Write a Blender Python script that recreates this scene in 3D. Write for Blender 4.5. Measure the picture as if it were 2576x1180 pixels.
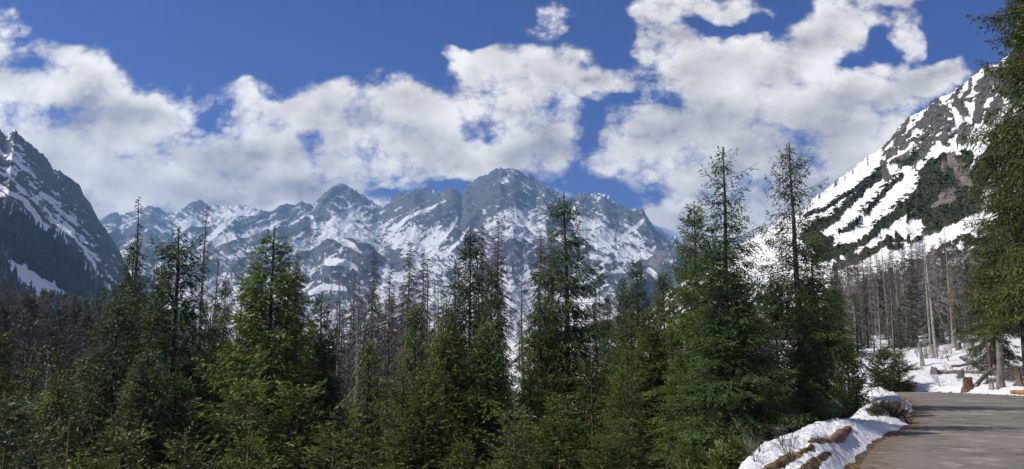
import bpy, math, random
import numpy as np

# ------------------------------------------------------------------ camera, sky, sun, exposure
for o in list(bpy.data.objects):
    bpy.data.objects.remove(o)
SC = bpy.context.scene
COL = SC.collection
EYE = 1.6
PITCH = math.radians(8.12)
FPX = 739.0                     # focal length in pixels of the 1024 px wide frame

cam_d = bpy.data.cameras.new('camera')
cam_d.sensor_width = 36.0
cam_d.lens = FPX / 1024.0 * 36.0
cam_d.clip_start = 0.1
cam_d.clip_end = 60000.0
cam = bpy.data.objects.new('camera', cam_d)
COL.objects.link(cam)
cam.location = (0, 0, EYE)
cam.rotation_euler = (math.radians(90) + PITCH, 0, 0)
SC.camera = cam

SUN_AZ = math.radians(-96.0)    # from +Y (view direction), negative = left
SUN_EL = math.radians(42.0)
SUN_DIR = (math.sin(SUN_AZ) * math.cos(SUN_EL), math.cos(SUN_AZ) * math.cos(SUN_EL), math.sin(SUN_EL))
sun_d = bpy.data.lights.new('sun', 'SUN')
sun_d.energy = 5.0
sun_d.angle = math.radians(0.55)
sun_d.color = (1.0, 0.93, 0.82)
sun = bpy.data.objects.new('sun', sun_d)
COL.objects.link(sun)
from mathutils import Vector, Matrix
sun.rotation_euler = Vector(SUN_DIR).to_track_quat('Z', 'Y').to_euler()
SKY_STRENGTH = 0.085

SC.view_settings.view_transform = 'Standard'
SC.view_settings.look = 'None'
SC.view_settings.gamma = 1.0
SC.view_settings.exposure = 0.4
SC.cycles.use_denoising = True
SC.cycles.max_bounces = 6
SC.cycles.diffuse_bounces = 3
SC.cycles.glossy_bounces = 2
SC.cycles.transmission_bounces = 2
SC.cycles.volume_bounces = 0
SC.cycles.transparent_max_bounces = 8
SC.cycles.caustics_reflective = False
SC.cycles.caustics_refractive = False


def ray(px, py):
    """direction of a picture point (1024x469) with unit forward component, numpy friendly"""
    dx = (np.asarray(px, float) - 512.0) / FPX
    dy = -(np.asarray(py, float) - 234.5) / FPX
    fwd = math.cos(PITCH) - dy * math.sin(PITCH)
    up = math.sin(PITCH) + dy * math.cos(PITCH)
    return dx / fwd, up / fwd           # X/Y and Z/Y


def project(X, Y, Z):
    Zr = Z - EYE
    f = Y * math.cos(PITCH) + Zr * math.sin(PITCH)
    u = -Y * math.sin(PITCH) + Zr * math.cos(PITCH)
    return 512.0 + FPX * X / f, 234.5 - FPX * u / f


# ------------------------------------------------------------------ node helpers
class NT:
    def __init__(self, tree):
        self.t = tree
        self.n = tree.nodes
        self.l = tree.links

    def new(self, typ, **kw):
        nd = self.n.new(typ)
        for k, v in kw.items():
            setattr(nd, k, v)
        return nd

    def put(self, sock, v):
        if hasattr(v, 'links') or isinstance(v, bpy.types.NodeSocket):
            self.l.new(v, sock)
        else:
            sock.default_value = v

    def math(self, op, a, b=None, c=None, clamp=False):
        nd = self.new('ShaderNodeMath', operation=op, use_clamp=clamp)
        self.put(nd.inputs[0], a)
        if b is not None:
            self.put(nd.inputs[1], b)
        if c is not None:
            self.put(nd.inputs[2], c)
        return nd.outputs[0]

    def vmath(self, op, a, b=None, out=0):
        nd = self.new('ShaderNodeVectorMath', operation=op)
        self.put(nd.inputs[0], a)
        if b is not None:
            if op == 'SCALE':
                self.put(nd.inputs['Scale'], b)
            else:
                self.put(nd.inputs[1], b)
        return nd.outputs[out]

    def maprange(self, v, a, b, c=0.0, d=1.0, smooth=True):
        nd = self.new('ShaderNodeMapRange')
        nd.interpolation_type = 'SMOOTHSTEP' if smooth else 'LINEAR'
        self.put(nd.inputs['Value'], v)
        nd.inputs['From Min'].default_value = a
        nd.inputs['From Max'].default_value = b
        nd.inputs['To Min'].default_value = c
        nd.inputs['To Max'].default_value = d
        return nd.outputs[0]

    def noise(self, vec, scale, detail=4.0, rough=0.55, dist=0.0, color=False, dims='3D'):
        nd = self.new('ShaderNodeTexNoise', noise_dimensions=dims)
        if vec is not None:
            self.l.new(vec, nd.inputs['Vector'])
        nd.inputs['Scale'].default_value = scale
        nd.inputs['Detail'].default_value = detail
        nd.inputs['Roughness'].default_value = rough
        nd.inputs['Distortion'].default_value = dist
        return nd.outputs['Color' if color else 'Fac']

    def mix(self, f, a, b):
        nd = self.new('ShaderNodeMix', data_type='RGBA')
        self.put(nd.inputs['Factor'], f)
        for s, v in ((nd.inputs[6], a), (nd.inputs[7], b)):
            if isinstance(v, tuple):
                s.default_value = (v[0], v[1], v[2], 1.0)
            else:
                self.l.new(v, s)
        return nd.outputs[2]

    def attr(self, name):
        nd = self.new('ShaderNodeAttribute', attribute_name=name)
        return nd.outputs['Fac']

    def bump(self, h, strength, dist):
        nd = self.new('ShaderNodeBump')
        nd.inputs['Strength'].default_value = strength
        nd.inputs['Distance'].default_value = dist
        self.l.new(h, nd.inputs['Height'])
        return nd.outputs[0]


def material(name):
    m = bpy.data.materials.new(name)
    m.use_nodes = True
    nt = NT(m.node_tree)
    b = m.node_tree.nodes['Principled BSDF']
    b.inputs['Roughness'].default_value = 0.85
    b.inputs['Specular IOR Level'].default_value = 0.2
    return m, nt, b


# ------------------------------------------------------------------ world: physical sky with cumulus
world = bpy.data.worlds.new('World')
SC.world = world
world.use_nodes = True
W = NT(world.node_tree)
W.n.clear()
sky = W.new('ShaderNodeTexSky', sky_type='NISHITA')
sky.sun_disc = False
sky.sun_elevation = SUN_EL
sky.sun_rotation = SUN_AZ
sky.altitude = 1400
sky.air_density = 1.0
sky.dust_density = 0.3
sky.ozone_density = 2.0
tc = W.new('ShaderNodeTexCoord')
sep = W.new('ShaderNodeSeparateXYZ')
W.l.new(tc.outputs['Generated'], sep.inputs[0])
# cloud deck seen on the tangent plane in front (direction only)
yy = W.math('MAXIMUM', sep.outputs[1], 0.05)
cu = W.math('DIVIDE', sep.outputs[0], yy)
cv = W.math('DIVIDE', sep.outputs[2], yy)
cmb = W.new('ShaderNodeCombineXYZ')
W.l.new(cu, cmb.inputs[0])
W.l.new(cv, cmb.inputs[1])
P0 = cmb.outputs[0]
wn = W.noise(P0, 9.0, 3.0, 0.55, color=True, dims='2D')
wv = W.vmath('SCALE', W.vmath('SUBTRACT', wn, (0.5, 0.5, 0.5)), 0.075)
PB = W.vmath('ADD', P0, wv)
P = P0
CLOUDS = [
    # px, py, rx, ry, weight
    (8, 25, 40, 8, .75), (20, 50, 48, 17, .9), (45, 75, 60, 26, 1), (0, 110, 100, 60, 1), (75, 120, 70, 46, 1), (125, 125, 62, 42, 1),
    (163, 125, 34, 42, 1), (100, 165, 160, 45, 1), (205, 165, 85, 40, 1), (262, 172, 80, 34, 1), (150, 205, 220, 24, .9), (320, 182, 60, 26, 1),
    (243, 108, 34, 22, .95), (285, 112, 45, 18, .9), (328, 112, 36, 28, 1), (385, 112, 52, 34, 1), (410, 138, 48, 34, 1), (445, 152, 48, 26, 1),
    (495, 165, 55, 20, .9), (352, 160, 34, 28, .8), (330, 195, 60, 14, .8), (430, 178, 60, 6, .55), (450, 196, 50, 8, .6), (390, 200, 34, 6, .5),
    (465, 57, 16, 10, .85), (498, 66, 34, 20, 1), (548, 66, 44, 22, 1), (500, 95, 42, 28, 1), (545, 105, 36, 36, 1), (542, 140, 30, 27, 1),
    (528, 155, 28, 18, .9), (622, 84, 30, 14, .95), (590, 82, 24, 14, .9), (556, 18, 18, 17, .75), (545, 30, 26, 8, .5),
    (662, 12, 28, 22, .95), (702, 4, 58, 15, .95), (746, 17, 28, 9, .85), (642, 32, 16, 10, .7), (680, 36, 26, 9, .85), (636, 52, 12, 14, .65),
    (700, 60, 48, 26, 1), (760, 65, 60, 30, 1), (820, 42, 38, 24, 1), (848, 14, 34, 22, 1), (880, 2, 55, 8, .8), (690, 92, 44, 32, 1),
    (760, 110, 95, 52, 1), (885, 84, 52, 22, .95), (860, 104, 84, 36, 1), (935, 82, 42, 14, .8), (956, 74, 24, 9, .55), (650, 122, 46, 22, .9),
    (640, 152, 52, 18, .95), (705, 150, 85, 42, 1), (785, 182, 95, 45, 1), (855, 150, 62, 52, 1), (602, 163, 24, 11, .85), (725, 205, 60, 25, .9),
    (765, 240, 80, 36, .9), (840, 195, 70, 55, 1), (905, 30, 16, 20, .85), (902, 48, 14, 11, .65), (560, 186, 44, 5, .4), (655, 212, 50, 7, .6),
    (690, 222, 40, 10, .7), (600, 130, 18, 8, .3),
    (850, 70, 21, 10, -1.1), (668, 103, 22, 11, -1.0), (272, 124, 30, 9, -.75), (312, 145, 16, 18, -.75), (380, 180, 16, 14, -.8), (475, 185, 60, 12, -.7), (470, 130, 14, 12, -.5),
    (207, 115, 17, 12, -.9), (583, 122, 15, 26, -.9), (420, 193, 75, 9, -.8), (640, 197, 55, 14, -.7), (60, 108, 18, 8, -.4), (748, 28, 44, 8, -.8), (520, 60, 9, 5, -.3), (700, 32, 20, 9, -.6),
]
acc = None
accu = None
for (bx, by, rx, ry, wt) in CLOUDS:
    u0, v0 = ray(bx, by)
    d = W.vmath('MULTIPLY', W.vmath('SUBTRACT', PB, (float(u0), float(v0), 0.0)), (FPX / rx, FPX / ry, 0.0))
    ln = W.vmath('LENGTH', d, out=1)
    g = W.maprange(ln, 1.6, 0.2, 0.0, wt * (1.0 if wt > 0 else .8))
    acc = g if acc is None else W.math('ADD', acc, g)
    if wt > 0:
        acc = W.math('MINIMUM', acc, 1.1)
        accu = g if accu is None else W.math('ADD', accu, g)
front = W.maprange(sep.outputs[1], 0.15, 0.4)
acc = W.math('MULTIPLY', acc, front)


def cloud_noise(vec):
    sc = W.vmath('MULTIPLY', vec, (1.0, 1.35, 1.0))
    a = W.noise(sc, 8.0, 9.0, 0.62, 0.0, dims='2D')
    vo = W.new('ShaderNodeTexVoronoi', voronoi_dimensions='2D', feature='SMOOTH_F1', normalize=True)
    W.l.new(sc, vo.inputs['Vector'])
    vo.inputs['Scale'].default_value = 15.0
    vo.inputs['Detail'].default_value = 3.5
    vo.inputs['Roughness'].default_value = 0.62
    vo.inputs['Lacunarity'].default_value = 2.3
    vo.inputs['Smoothness'].default_value = 0.6
    puff = W.math('SUBTRACT', 0.74, vo.outputs['Distance'])
    return W.math('ADD', W.math('MULTIPLY', a, 0.55), W.math('MULTIPLY', puff, 0.55))


n1 = cloud_noise(P)
n2 = cloud_noise(W.vmath('ADD', P, (-0.012, 0.020, 0.0)))
nf = W.noise(W.vmath('MULTIPLY', P, (1.0, 1.8, 1.0)), 3.2, 5.0, 0.5, dims='2D')
back = W.math('MULTIPLY', W.math('SUBTRACT', 1.0, front), W.maprange(W.noise(tc.outputs['Generated'], 2.2, 6.0, 0.55), 0.45, 0.62))
gate = W.maprange(accu, 0.02, 0.40, 0.12, 1.0)
dens = W.math('ADD', W.math('ADD', acc, W.math('MULTIPLY', W.math('MULTIPLY', W.math('SUBTRACT', n1, 0.475), 5.8), gate)), back)
alpha = W.maprange(dens, 0.14, 1.40)
ln1 = W.noise(W.vmath('MULTIPLY', P, (1.0, 1.3, 1.0)), 7.0, 5.0, 0.52, dims='2D')
ln2 = W.noise(W.vmath('MULTIPLY', W.vmath('ADD', P, (-0.016, 0.030, 0.0)), (1.0, 1.3, 1.0)), 7.0, 5.0, 0.52, dims='2D')
relief = W.math('ADD', W.math('MULTIPLY', W.math('SUBTRACT', n1, n2), .25), W.math('MULTIPLY', W.math('SUBTRACT', ln1, ln2), .75))
thick = W.maprange(W.math('ADD', accu, W.math('MULTIPLY', W.math('SUBTRACT', n1, .47), 2.0)), 0.7, 2.7)
lum = W.math('ADD', W.math('MULTIPLY', relief, 1.7), W.math('SUBTRACT', 0.88, W.math('MULTIPLY', thick, 0.30)))
lum = W.math('ADD', lum, W.math('MULTIPLY', W.math('SUBTRACT', nf, 0.55), 0.5))
lum = W.math('MAXIMUM', lum, 0.34)
lum = W.math('MINIMUM', lum, 0.95)
ccol = W.mix(W.maprange(lum, 0.35, 0.65), (0.97, 0.93, 0.95), (1.0, 0.955, 0.905))
ccol = W.vmath('SCALE', ccol, lum)
skyc = W.vmath('SCALE', sky.outputs[0], SKY_STRENGTH)
skyc = W.vmath('MULTIPLY', skyc, (0.030, 0.22, 0.76))
tot = W.mix(alpha, skyc, ccol)
bg = W.new('ShaderNodeBackground')
bg.inputs['Strength'].default_value = 1.0
W.l.new(tot, bg.inputs['Color'])
wo = W.new('ShaderNodeOutputWorld')
W.l.new(bg.outputs[0], wo.inputs['Surface'])


# ------------------------------------------------------------------ numpy noise
def _hash(ix, iy, seed):
    h = (ix.astype(np.int64) * 374761393 + iy.astype(np.int64) * 668265263 + seed * 974711) & 0xFFFFFFFF
    h = ((h ^ (h >> 13)) * 1274126177) & 0xFFFFFFFF
    h = ((h ^ (h >> 16)) * 2246822519) & 0xFFFFFFFF
    return (h ^ (h >> 15)) & 0xFFFF


def gnoise(x, y, seed=0):
    x0 = np.floor(x); y0 = np.floor(y)
    fx = x - x0; fy = y - y0
    u = fx * fx * fx * (fx * (fx * 6 - 15) + 10)
    v = fy * fy * fy * (fy * (fy * 6 - 15) + 10)

    def g(ox, oy):
        a = _hash(x0 + ox, y0 + oy, seed) * (2 * math.pi / 65536.0)
        return np.cos(a) * (fx - ox) + np.sin(a) * (fy - oy)
    a = g(0, 0); b = g(1, 0); c = g(0, 1); d = g(1, 1)
    return 1.5 * (a + u * (b - a) + v * (c - a) + u * v * (a - b - c + d))


def fbm(x, y, seed=0, octs=5, gain=0.5, lac=2.03):
    s = 0; a = 1.0; t = 0
    for k in range(octs):
        s = s + a * gnoise(x, y, seed + 17 * k); t += a
        a *= gain; x = x * lac + 3.7; y = y * lac - 1.9
    return s / t


def ridged(x, y, seed=0, octs=5, gain=0.5, lac=2.1):
    s = 0; a = 1.0; t = 0
    for k in range(octs):
        s = s + a * (1 - 2 * np.abs(gnoise(x, y, seed + 31 * k))); t += a
        a *= gain; x = x * lac + 1.3; y = y * lac + 5.1
    return s / t


def sstep(a, b, x):
    t = np.clip((x - a) / (b - a), 0, 1)
    return t * t * (3 - 2 * t)


def poly_dist(px, py, pts, widths):
    """smallest (distance / half width) to a polyline"""
    best = np.full(px.shape, 1e9)
    n = len(pts)
    if not hasattr(widths, '__len__'):
        widths = [widths] * n
    if n == 1:
        return np.hypot(px - pts[0][0], py - pts[0][1]) / widths[0]
    for i in range(n - 1):
        ax, ay = pts[i]; bx, by = pts[i + 1]
        vx, vy = bx - ax, by - ay
        L2 = vx * vx + vy * vy + 1e-9
        t = np.clip(((px - ax) * vx + (py - ay) * vy) / L2, 0, 1)
        w = widths[i] + (widths[i + 1] - widths[i]) * t
        best = np.minimum(best, np.hypot(px - ax - vx * t, py - ay - vy * t) / w)
    return best


# ------------------------------------------------------------------ mesh helpers
def np_mesh(name, verts, faces, mats, fmat=None, attrs=None, smooth=False):
    """faces: (n,4) int array, third==fourth index for a triangle"""
    me = bpy.data.meshes.new(name)
    verts = np.asarray(verts, np.float32)
    faces = np.asarray(faces, np.int32)
    tri = faces[:, 2] == faces[:, 3]
    cnt = np.where(tri, 3, 4).astype(np.int32)
    mask = np.ones(faces.shape, bool); mask[tri, 3] = False
    loops = faces[mask]
    starts = np.concatenate(([0], np.cumsum(cnt)[:-1])).astype(np.int32)
    me.vertices.add(len(verts)); me.vertices.foreach_set('co', verts.ravel())
    me.loops.add(len(loops)); me.loops.foreach_set('vertex_index', loops)
    me.polygons.add(len(faces)); me.polygons.foreach_set('loop_start', starts)
    try:
        me.polygons.foreach_set('loop_total', cnt)
    except Exception:
        pass
    for m in mats:
        me.materials.append(m)
    if fmat is not None:
        me.polygons.foreach_set('material_index', np.asarray(fmat, np.int32))
    me.polygons.foreach_set('use_smooth', np.full(len(faces), smooth))
    for k, v in (attrs or {}).items():
        a = me.attributes.new(k, 'FLOAT', 'POINT')
        a.data.foreach_set('value', np.asarray(v, np.float32))
    me.update(calc_edges=True)
    return me


def link(name, me, parent=None, loc=None, mat=None):
    o = bpy.data.objects.new(name, me)
    COL.objects.link(o)
    if parent is not None:
        o.parent = parent
    if loc is not None:
        o.location = loc
    if mat is not None:
        o.material_slots[0].link = 'OBJECT'
        o.material_slots[0].material = mat
    return o


def tag(o, label=None, cat=None, group=None, kind=None):
    if label: o['label'] = label
    if cat: o['category'] = cat
    if group: o['group'] = group
    if kind: o['kind'] = kind
    return o


def empty(name, loc, label, cat, group=None, rz=0.0):
    o = bpy.data.objects.new(name, None)
    o.empty_display_size = 0.3
    COL.objects.link(o)
    o.location = loc
    o.rotation_euler = (0, 0, rz)
    return tag(o, label, cat, group)


def grid_faces(nr, nc):
    i = np.arange(nr - 1)[:, None] * nc + np.arange(nc - 1)[None, :]
    return np.stack([i, i + 1, i + nc + 1, i + nc], -1).reshape(-1, 4)


# ------------------------------------------------------------------ ground shape
LEFT_EDGE = [(-9.0, -20), (-4.0, -10), (0.2, 0), (4.46, 9.9), (6.3, 13.1), (8.4, 16), (12.2, 22.7), (14.5, 27.5), (15.5, 30.5), (15.2, 33), (13.2, 36), (11, 39), (9, 45), (8.5, 60), (8.5, 400)]
RIGHT_EDGE = [(0.0, -20), (4.0, -10), (8.0, 0), (11.5, 9), (13.8, 15), (17.5, 22), (20.4, 28), (21.2, 31.5), (20.1, 34.9), (17.8, 38.1), (15.2, 42), (13.8, 50), (13.3, 60), (13.3, 400)]
_ys = np.linspace(-20, 400, 4201)


def _curve(pts):
    a = np.array(pts, float)
    x = np.interp(_ys, a[:, 1], a[:, 0])
    k = np.ones(21) / 21
    xp = np.pad(x, 10, mode='edge')
    return np.convolve(xp, k, 'valid')


_xl = _curve(LEFT_EDGE); _xr = _curve(RIGHT_EDGE)
_cl = 1 / np.sqrt(1 + np.clip(np.gradient(_xl, _ys), -1.2, 1.2) ** 2)
_cr = 1 / np.sqrt(1 + np.clip(np.gradient(_xr, _ys), -1.2, 1.2) ** 2)


def road_z(y):
    return -0.03 * np.clip(y - 8.0, 0, 36)


def edges(x, y):
    """s: metres left of the road's left edge, r: metres right of its right edge"""
    s = (np.interp(y, _ys, _xl) - x) * np.interp(y, _ys, _cl)
    r = (x - np.interp(y, _ys, _xr)) * np.interp(y, _ys, _cr)
    return s, r


def ground_z(x, y, fine=True):
    x = np.asarray(x, float); y = np.asarray(y, float)
    s, r = edges(x, y)
    z = road_z(y)
    # downhill side
    d = np.where(s < 1.1, 0, 0.62 * (s - 1.1))
    drop = np.where(d < 9, d, 9 + 5.0 * (1 - np.exp(-(np.maximum(d, 9) - 9) / 5.0)))
    z = z - drop
    dist = np.hypot(x, y)
    z = z - np.where(s > 0, 0.016 * np.clip(dist - 70, 0, 500) * sstep(5, 30, s), 0)
    # uphill side
    rr = np.clip(r, 0, 60)
    z = z + np.where(r > 0, 0.075 * rr + 0.0010 * rr ** 2 + 0.25 * sstep(0, .8, r), 0)
    z = z + np.where(r > 60, (r - 60) * 0.26, 0)
    if fine:
        amp = sstep(0.0, 0.55, s) * (1 - sstep(0.8, 1.9, s))
        along = 0.75 + 0.55 * gnoise(y * 0.33 + 5.2, y * 0 + 2.2, 5)
        z = z + 0.34 * amp * np.clip(along, 0.15, 1.3) * sstep(3, 7, dist)
        off = sstep(0.05, 0.6, np.maximum(s, r))
        z = z + off * (0.16 * fbm(x * 0.55, y * 0.55, 11, 4) + 0.07 * fbm(x * 2.6, y * 2.6, 13, 3) + 0.030 * ridged(x * 6.0, y * 6.0, 14, 3) * (1 + .8 * sstep(30, 12, dist)))
        z = z + off * sstep(1.5, 6, np.maximum(s, r)) * 0.25 * fbm(x * .25, y * .25, 21, 3)
    return z


def hit(px, py, far=400.0):
    """where the sight line of a picture point meets the ground"""
    u, v = ray(px, py)
    t = np.exp(np.linspace(math.log(3.0), math.log(far), 3000))
    zz = EYE + v * t - ground_z(u * t, t)
    k = np.argmax(zz < 0)
    if zz[k] >= 0:
        k = len(t) - 1
    return float(u * t[k]), float(t[k]), float(ground_z(u * t[k], t[k]))


def at(px, py, D):
    u, v = ray(px, py)
    return float(u * D), float(D), float(EYE + v * D)


#@@MATERIALS
# ------------------------------------------------------------------ materials
def mat_snow_ground():
    m, n, b = material('snowy_ground')
    geo = n.new('ShaderNodeNewGeometry')
    pos = geo.outputs['Position']
    sn = n.attr('snow')
    brk = n.noise(pos, 3.1, 7.0, 0.62)
    f = n.maprange(n.math('ADD', sn, n.math('MULTIPLY', n.math('SUBTRACT', brk, 0.5), 0.9)), 0.44, 0.56)
    c1 = n.noise(pos, 9.0, 6.0, 0.6)
    c2 = n.noise(pos, 0.9, 3.0, 0.5)
    soil = n.mix(n.maprange(c1, .35, .65), (0.035, 0.023, 0.014), (0.25, 0.165, 0.085))
    soil = n.mix(n.maprange(c2, .55, .7), soil, (0.055, 0.055, 0.022))
    dirt = n.noise(pos, 22.0, 5.0, 0.65)
    sc = n.mix(n.maprange(n.math('ADD', n.math('MULTIPLY', dirt, .6), n.math('MULTIPLY', c1, .4)), .54, .70), (0.68, 0.69, 0.72), (0.36, 0.33, 0.29))
    col = n.mix(f, soil, sc)
    n.l.new(col, b.inputs['Base Color'])
    h = n.math('ADD', n.noise(pos, 7.0, 7.0, 0.62), n.math('MULTIPLY', f, 0.5))
    n.l.new(n.bump(h, 0.9, 0.12), b.inputs['Normal'])
    b.inputs['Roughness'].default_value = 0.7
    return m


def mat_asphalt():
    m, n, b = material('asphalt')
    geo = n.new('ShaderNodeNewGeometry')
    pos = geo.outputs['Position']
    e = n.attr('edge')
    big = n.noise(pos, 0.35, 4.0, 0.55)
    mid = n.noise(pos, 1.6, 5.0, 0.6)
    fine = n.noise(pos, 60.0, 3.0, 0.7)
    base = n.mix(big, (0.155, 0.137, 0.119), (0.25, 0.225, 0.20))
    base = n.mix(n.maprange(mid, .54, .66), base, (0.31, 0.285, 0.26))
    base = n.mix(n.maprange(fine, .35, .75), base, n.mix(.6, base, (0.08, 0.075, 0.07)))
    # worn cracks running across
    wv = n.vmath('MULTIPLY', pos, (0.55, 2.1, 1.0))
    ck = n.noise(wv, 0.9, 8.0, 0.68)
    crack = n.math('SUBTRACT', 1.0, n.maprange(n.math('ABSOLUTE', n.math('SUBTRACT', ck, 0.5)), 0.0, 0.024))
    crack = n.math('MULTIPLY', crack, n.maprange(n.noise(pos, 0.5, 3.0, 0.5), .42, .52))
    worn = n.maprange(n.noise(n.vmath('MULTIPLY', pos, (.45, 1.0, 1.0)), .55, 7.0, .62), .55, .62)
    base = n.mix(n.math('MULTIPLY', worn, .55), base, (0.34, 0.315, 0.285))
    tar = n.maprange(n.noise(n.vmath('ADD', pos, (31.0, 7.0, 0.0)), .8, 6.0, .65), .60, .66)
    base = n.mix(n.math('MULTIPLY', tar, .5), base, (0.09, 0.082, 0.075))
    base = n.mix(n.math('MULTIPLY', crack, .9), base, (0.035, 0.03, 0.027))
    # needle litter along the edge
    lit = n.noise(pos, 4.0, 8.0, 0.7)
    lf = n.maprange(n.math('ADD', e, n.math('MULTIPLY', n.math('SUBTRACT', lit, .5), 2.2)), 0.33, 0.18)
    lc = n.mix(n.noise(pos, 30.0, 4.0, .7), (0.05, 0.033, 0.020), (0.22, 0.15, 0.09))
    base = n.mix(n.math('MULTIPLY', lf, .75), base, lc)
    n.l.new(base, b.inputs['Base Color'])
    n.l.new(n.bump(n.math('ADD', fine, n.math('MULTIPLY', mid, .8)), 0.35, 0.012), b.inputs['Normal'])
    b.inputs['Roughness'].default_value = 0.8
    return m


def mat_mountain(name, fine, rock_a, rock_b, veg=(0.018, 0.030, 0.014), snow_c=(0.80, 0.82, 0.85), soft=0.05, amp=(.5, .45)):
    """rock, dwarf pine (attribute veg), warm rock (attribute warm) and snow (attribute snow)"""
    m, n, b = material(name)
    geo = n.new('ShaderNodeNewGeometry')
    pos = geo.outputs['Position']
    n1 = n.noise(pos, fine, 6.0, 0.6)
    n2 = n.noise(pos, fine * 4.3, 5.0, 0.62)
    sn = n.math('ADD', n.attr('snow'), n.math('MULTIPLY', n.math('SUBTRACT', n1, 0.5), amp[0]))
    f = n.maprange(n.math('ADD', sn, n.math('MULTIPLY', n.math('SUBTRACT', n2, 0.5), amp[1])), 0.5 - soft, 0.5 + soft)
    rock = n.mix(n.maprange(n.math('ADD', n.math('MULTIPLY', n1, .5), n.math('MULTIPLY', n2, .5)), .38, .62), rock_a, rock_b)
    rock = n.mix(n.attr('warm'), rock, n.mix(n1, (0.075, 0.066, 0.056), (0.27, 0.235, 0.20)))
    vg = n.maprange(n.math('ADD', n.attr('veg'), n.math('MULTIPLY', n.math('SUBTRACT', n1, 0.5), 0.7)), 0.42, 0.58)
    vc = n.mix(n.maprange(n2, .35, .65), tuple(.45 * c for c in veg), tuple(2.1 * c for c in veg))
    col = n.mix(vg, rock, vc)
    col = n.mix(f, col, snow_c)
    n.l.new(col, b.inputs['Base Color'])
    n.l.new(n.bump(n.math('ADD', n1, n.math('MULTIPLY', n2, .6)), 0.55, 0.35 / fine), b.inputs['Normal'])
    b.inputs['Roughness'].default_value = 0.9
    b.inputs['Specular IOR Level'].default_value = 0.1
    return m


def mat_needles(name, inner, outer, trans=0.25):
    m, n, b = material(name)
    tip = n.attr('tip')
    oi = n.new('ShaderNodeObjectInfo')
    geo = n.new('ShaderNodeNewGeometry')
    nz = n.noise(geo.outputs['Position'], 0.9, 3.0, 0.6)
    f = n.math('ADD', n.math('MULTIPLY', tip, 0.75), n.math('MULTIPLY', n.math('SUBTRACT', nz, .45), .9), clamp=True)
    col = n.mix(f, inner, outer)  # pale new growth at tips; dark inner colour also paints in crown shade
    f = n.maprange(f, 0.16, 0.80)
    hs = n.new('ShaderNodeHueSaturation')
    n.l.new(n.maprange(oi.outputs['Random'], 0, 1, 0.485, 0.512, False), hs.inputs['Hue'])
    n.l.new(n.maprange(oi.outputs['Random'], 0, 1, 0.75, 1.25, False), hs.inputs['Value'])
    n.l.new(col, hs.inputs['Color'])
    n.l.new(hs.outputs[0], b.inputs['Base Color'])
    b.inputs['Roughness'].default_value = 0.55
    b.inputs['Specular IOR Level'].default_value = 0.25
    if trans:
        tr = n.new('ShaderNodeBsdfTranslucent')
        n.l.new(hs.outputs[0], tr.inputs['Color'])
        mx = n.new('ShaderNodeMixShader')
        mx.inputs[0].default_value = trans
        n.l.new(b.outputs[0], mx.inputs[1])
        n.l.new(tr.outputs[0], mx.inputs[2])
        n.l.new(mx.outputs[0], m.node_tree.nodes['Material Output'].inputs['Surface'])
    return m


def mat_bark(name, ca, cb, scale=9.0, stretch=0.25):
    m, n, b = material(name)
    tcn = n.new('ShaderNodeTexCoord')
    v = n.vmath('MULTIPLY', tcn.outputs['Object'], (1.0, 1.0, stretch))
    a = n.noise(v, scale, 6.0, 0.65)
    oi = n.new('ShaderNodeObjectInfo')
    col = n.mix(n.maprange(a, .3, .7), ca, cb)
    hs = n.new('ShaderNodeHueSaturation')
    n.l.new(n.maprange(oi.outputs['Random'], 0, 1, 0.75, 1.25, False), hs.inputs['Value'])
    n.l.new(col, hs.inputs['Color'])
    n.l.new(hs.outputs[0], b.inputs['Base Color'])
    n.l.new(n.bump(a, 0.7, 0.03), b.inputs['Normal'])
    b.inputs['Roughness'].default_value = 0.9
    return m


def mat_peeled():
    m, n, b = material('half_peeled_trunk')
    tcn = n.new('ShaderNodeTexCoord')
    sp_ = n.new('ShaderNodeSeparateXYZ')
    n.l.new(tcn.outputs['Object'], sp_.inputs[0])
    v = n.vmath('MULTIPLY', tcn.outputs['Object'], (1.0, 1.0, .2))
    a = n.noise(v, 9.0, 6.0, .65)
    gz = n.math('ADD', sp_.outputs[2], n.math('MULTIPLY', n.math('SUBTRACT', a, .5), 3.5))
    band = n.math('MULTIPLY', n.maprange(gz, 3.6, 4.4), n.maprange(gz, 8.6, 7.4))
    col = n.mix(n.maprange(a, .3, .7), (0.10, 0.085, 0.075), (0.30, 0.27, 0.245))
    col = n.mix(n.math('MULTIPLY', band, .85), col, n.mix(a, (0.22, 0.10, 0.045), (0.50, 0.30, 0.14)))
    n.l.new(col, b.inputs['Base Color'])
    n.l.new(n.bump(a, .7, .03), b.inputs['Normal'])
    return m


def mat_cut():
    m, n, b = material('cut_wood')
    tcn = n.new('ShaderNodeTexCoord')
    w = n.new('ShaderNodeTexWave', wave_type='RINGS', rings_direction='SPHERICAL')
    n.l.new(tcn.outputs['Object'], w.inputs['Vector'])
    w.inputs['Scale'].default_value = 14.0
    w.inputs['Distortion'].default_value = 3.0
    col = n.mix(w.outputs['Fac'], (0.20, 0.135, 0.09), (0.33, 0.24, 0.16))
    n.l.new(col, b.inputs['Base Color'])
    return m


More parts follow.
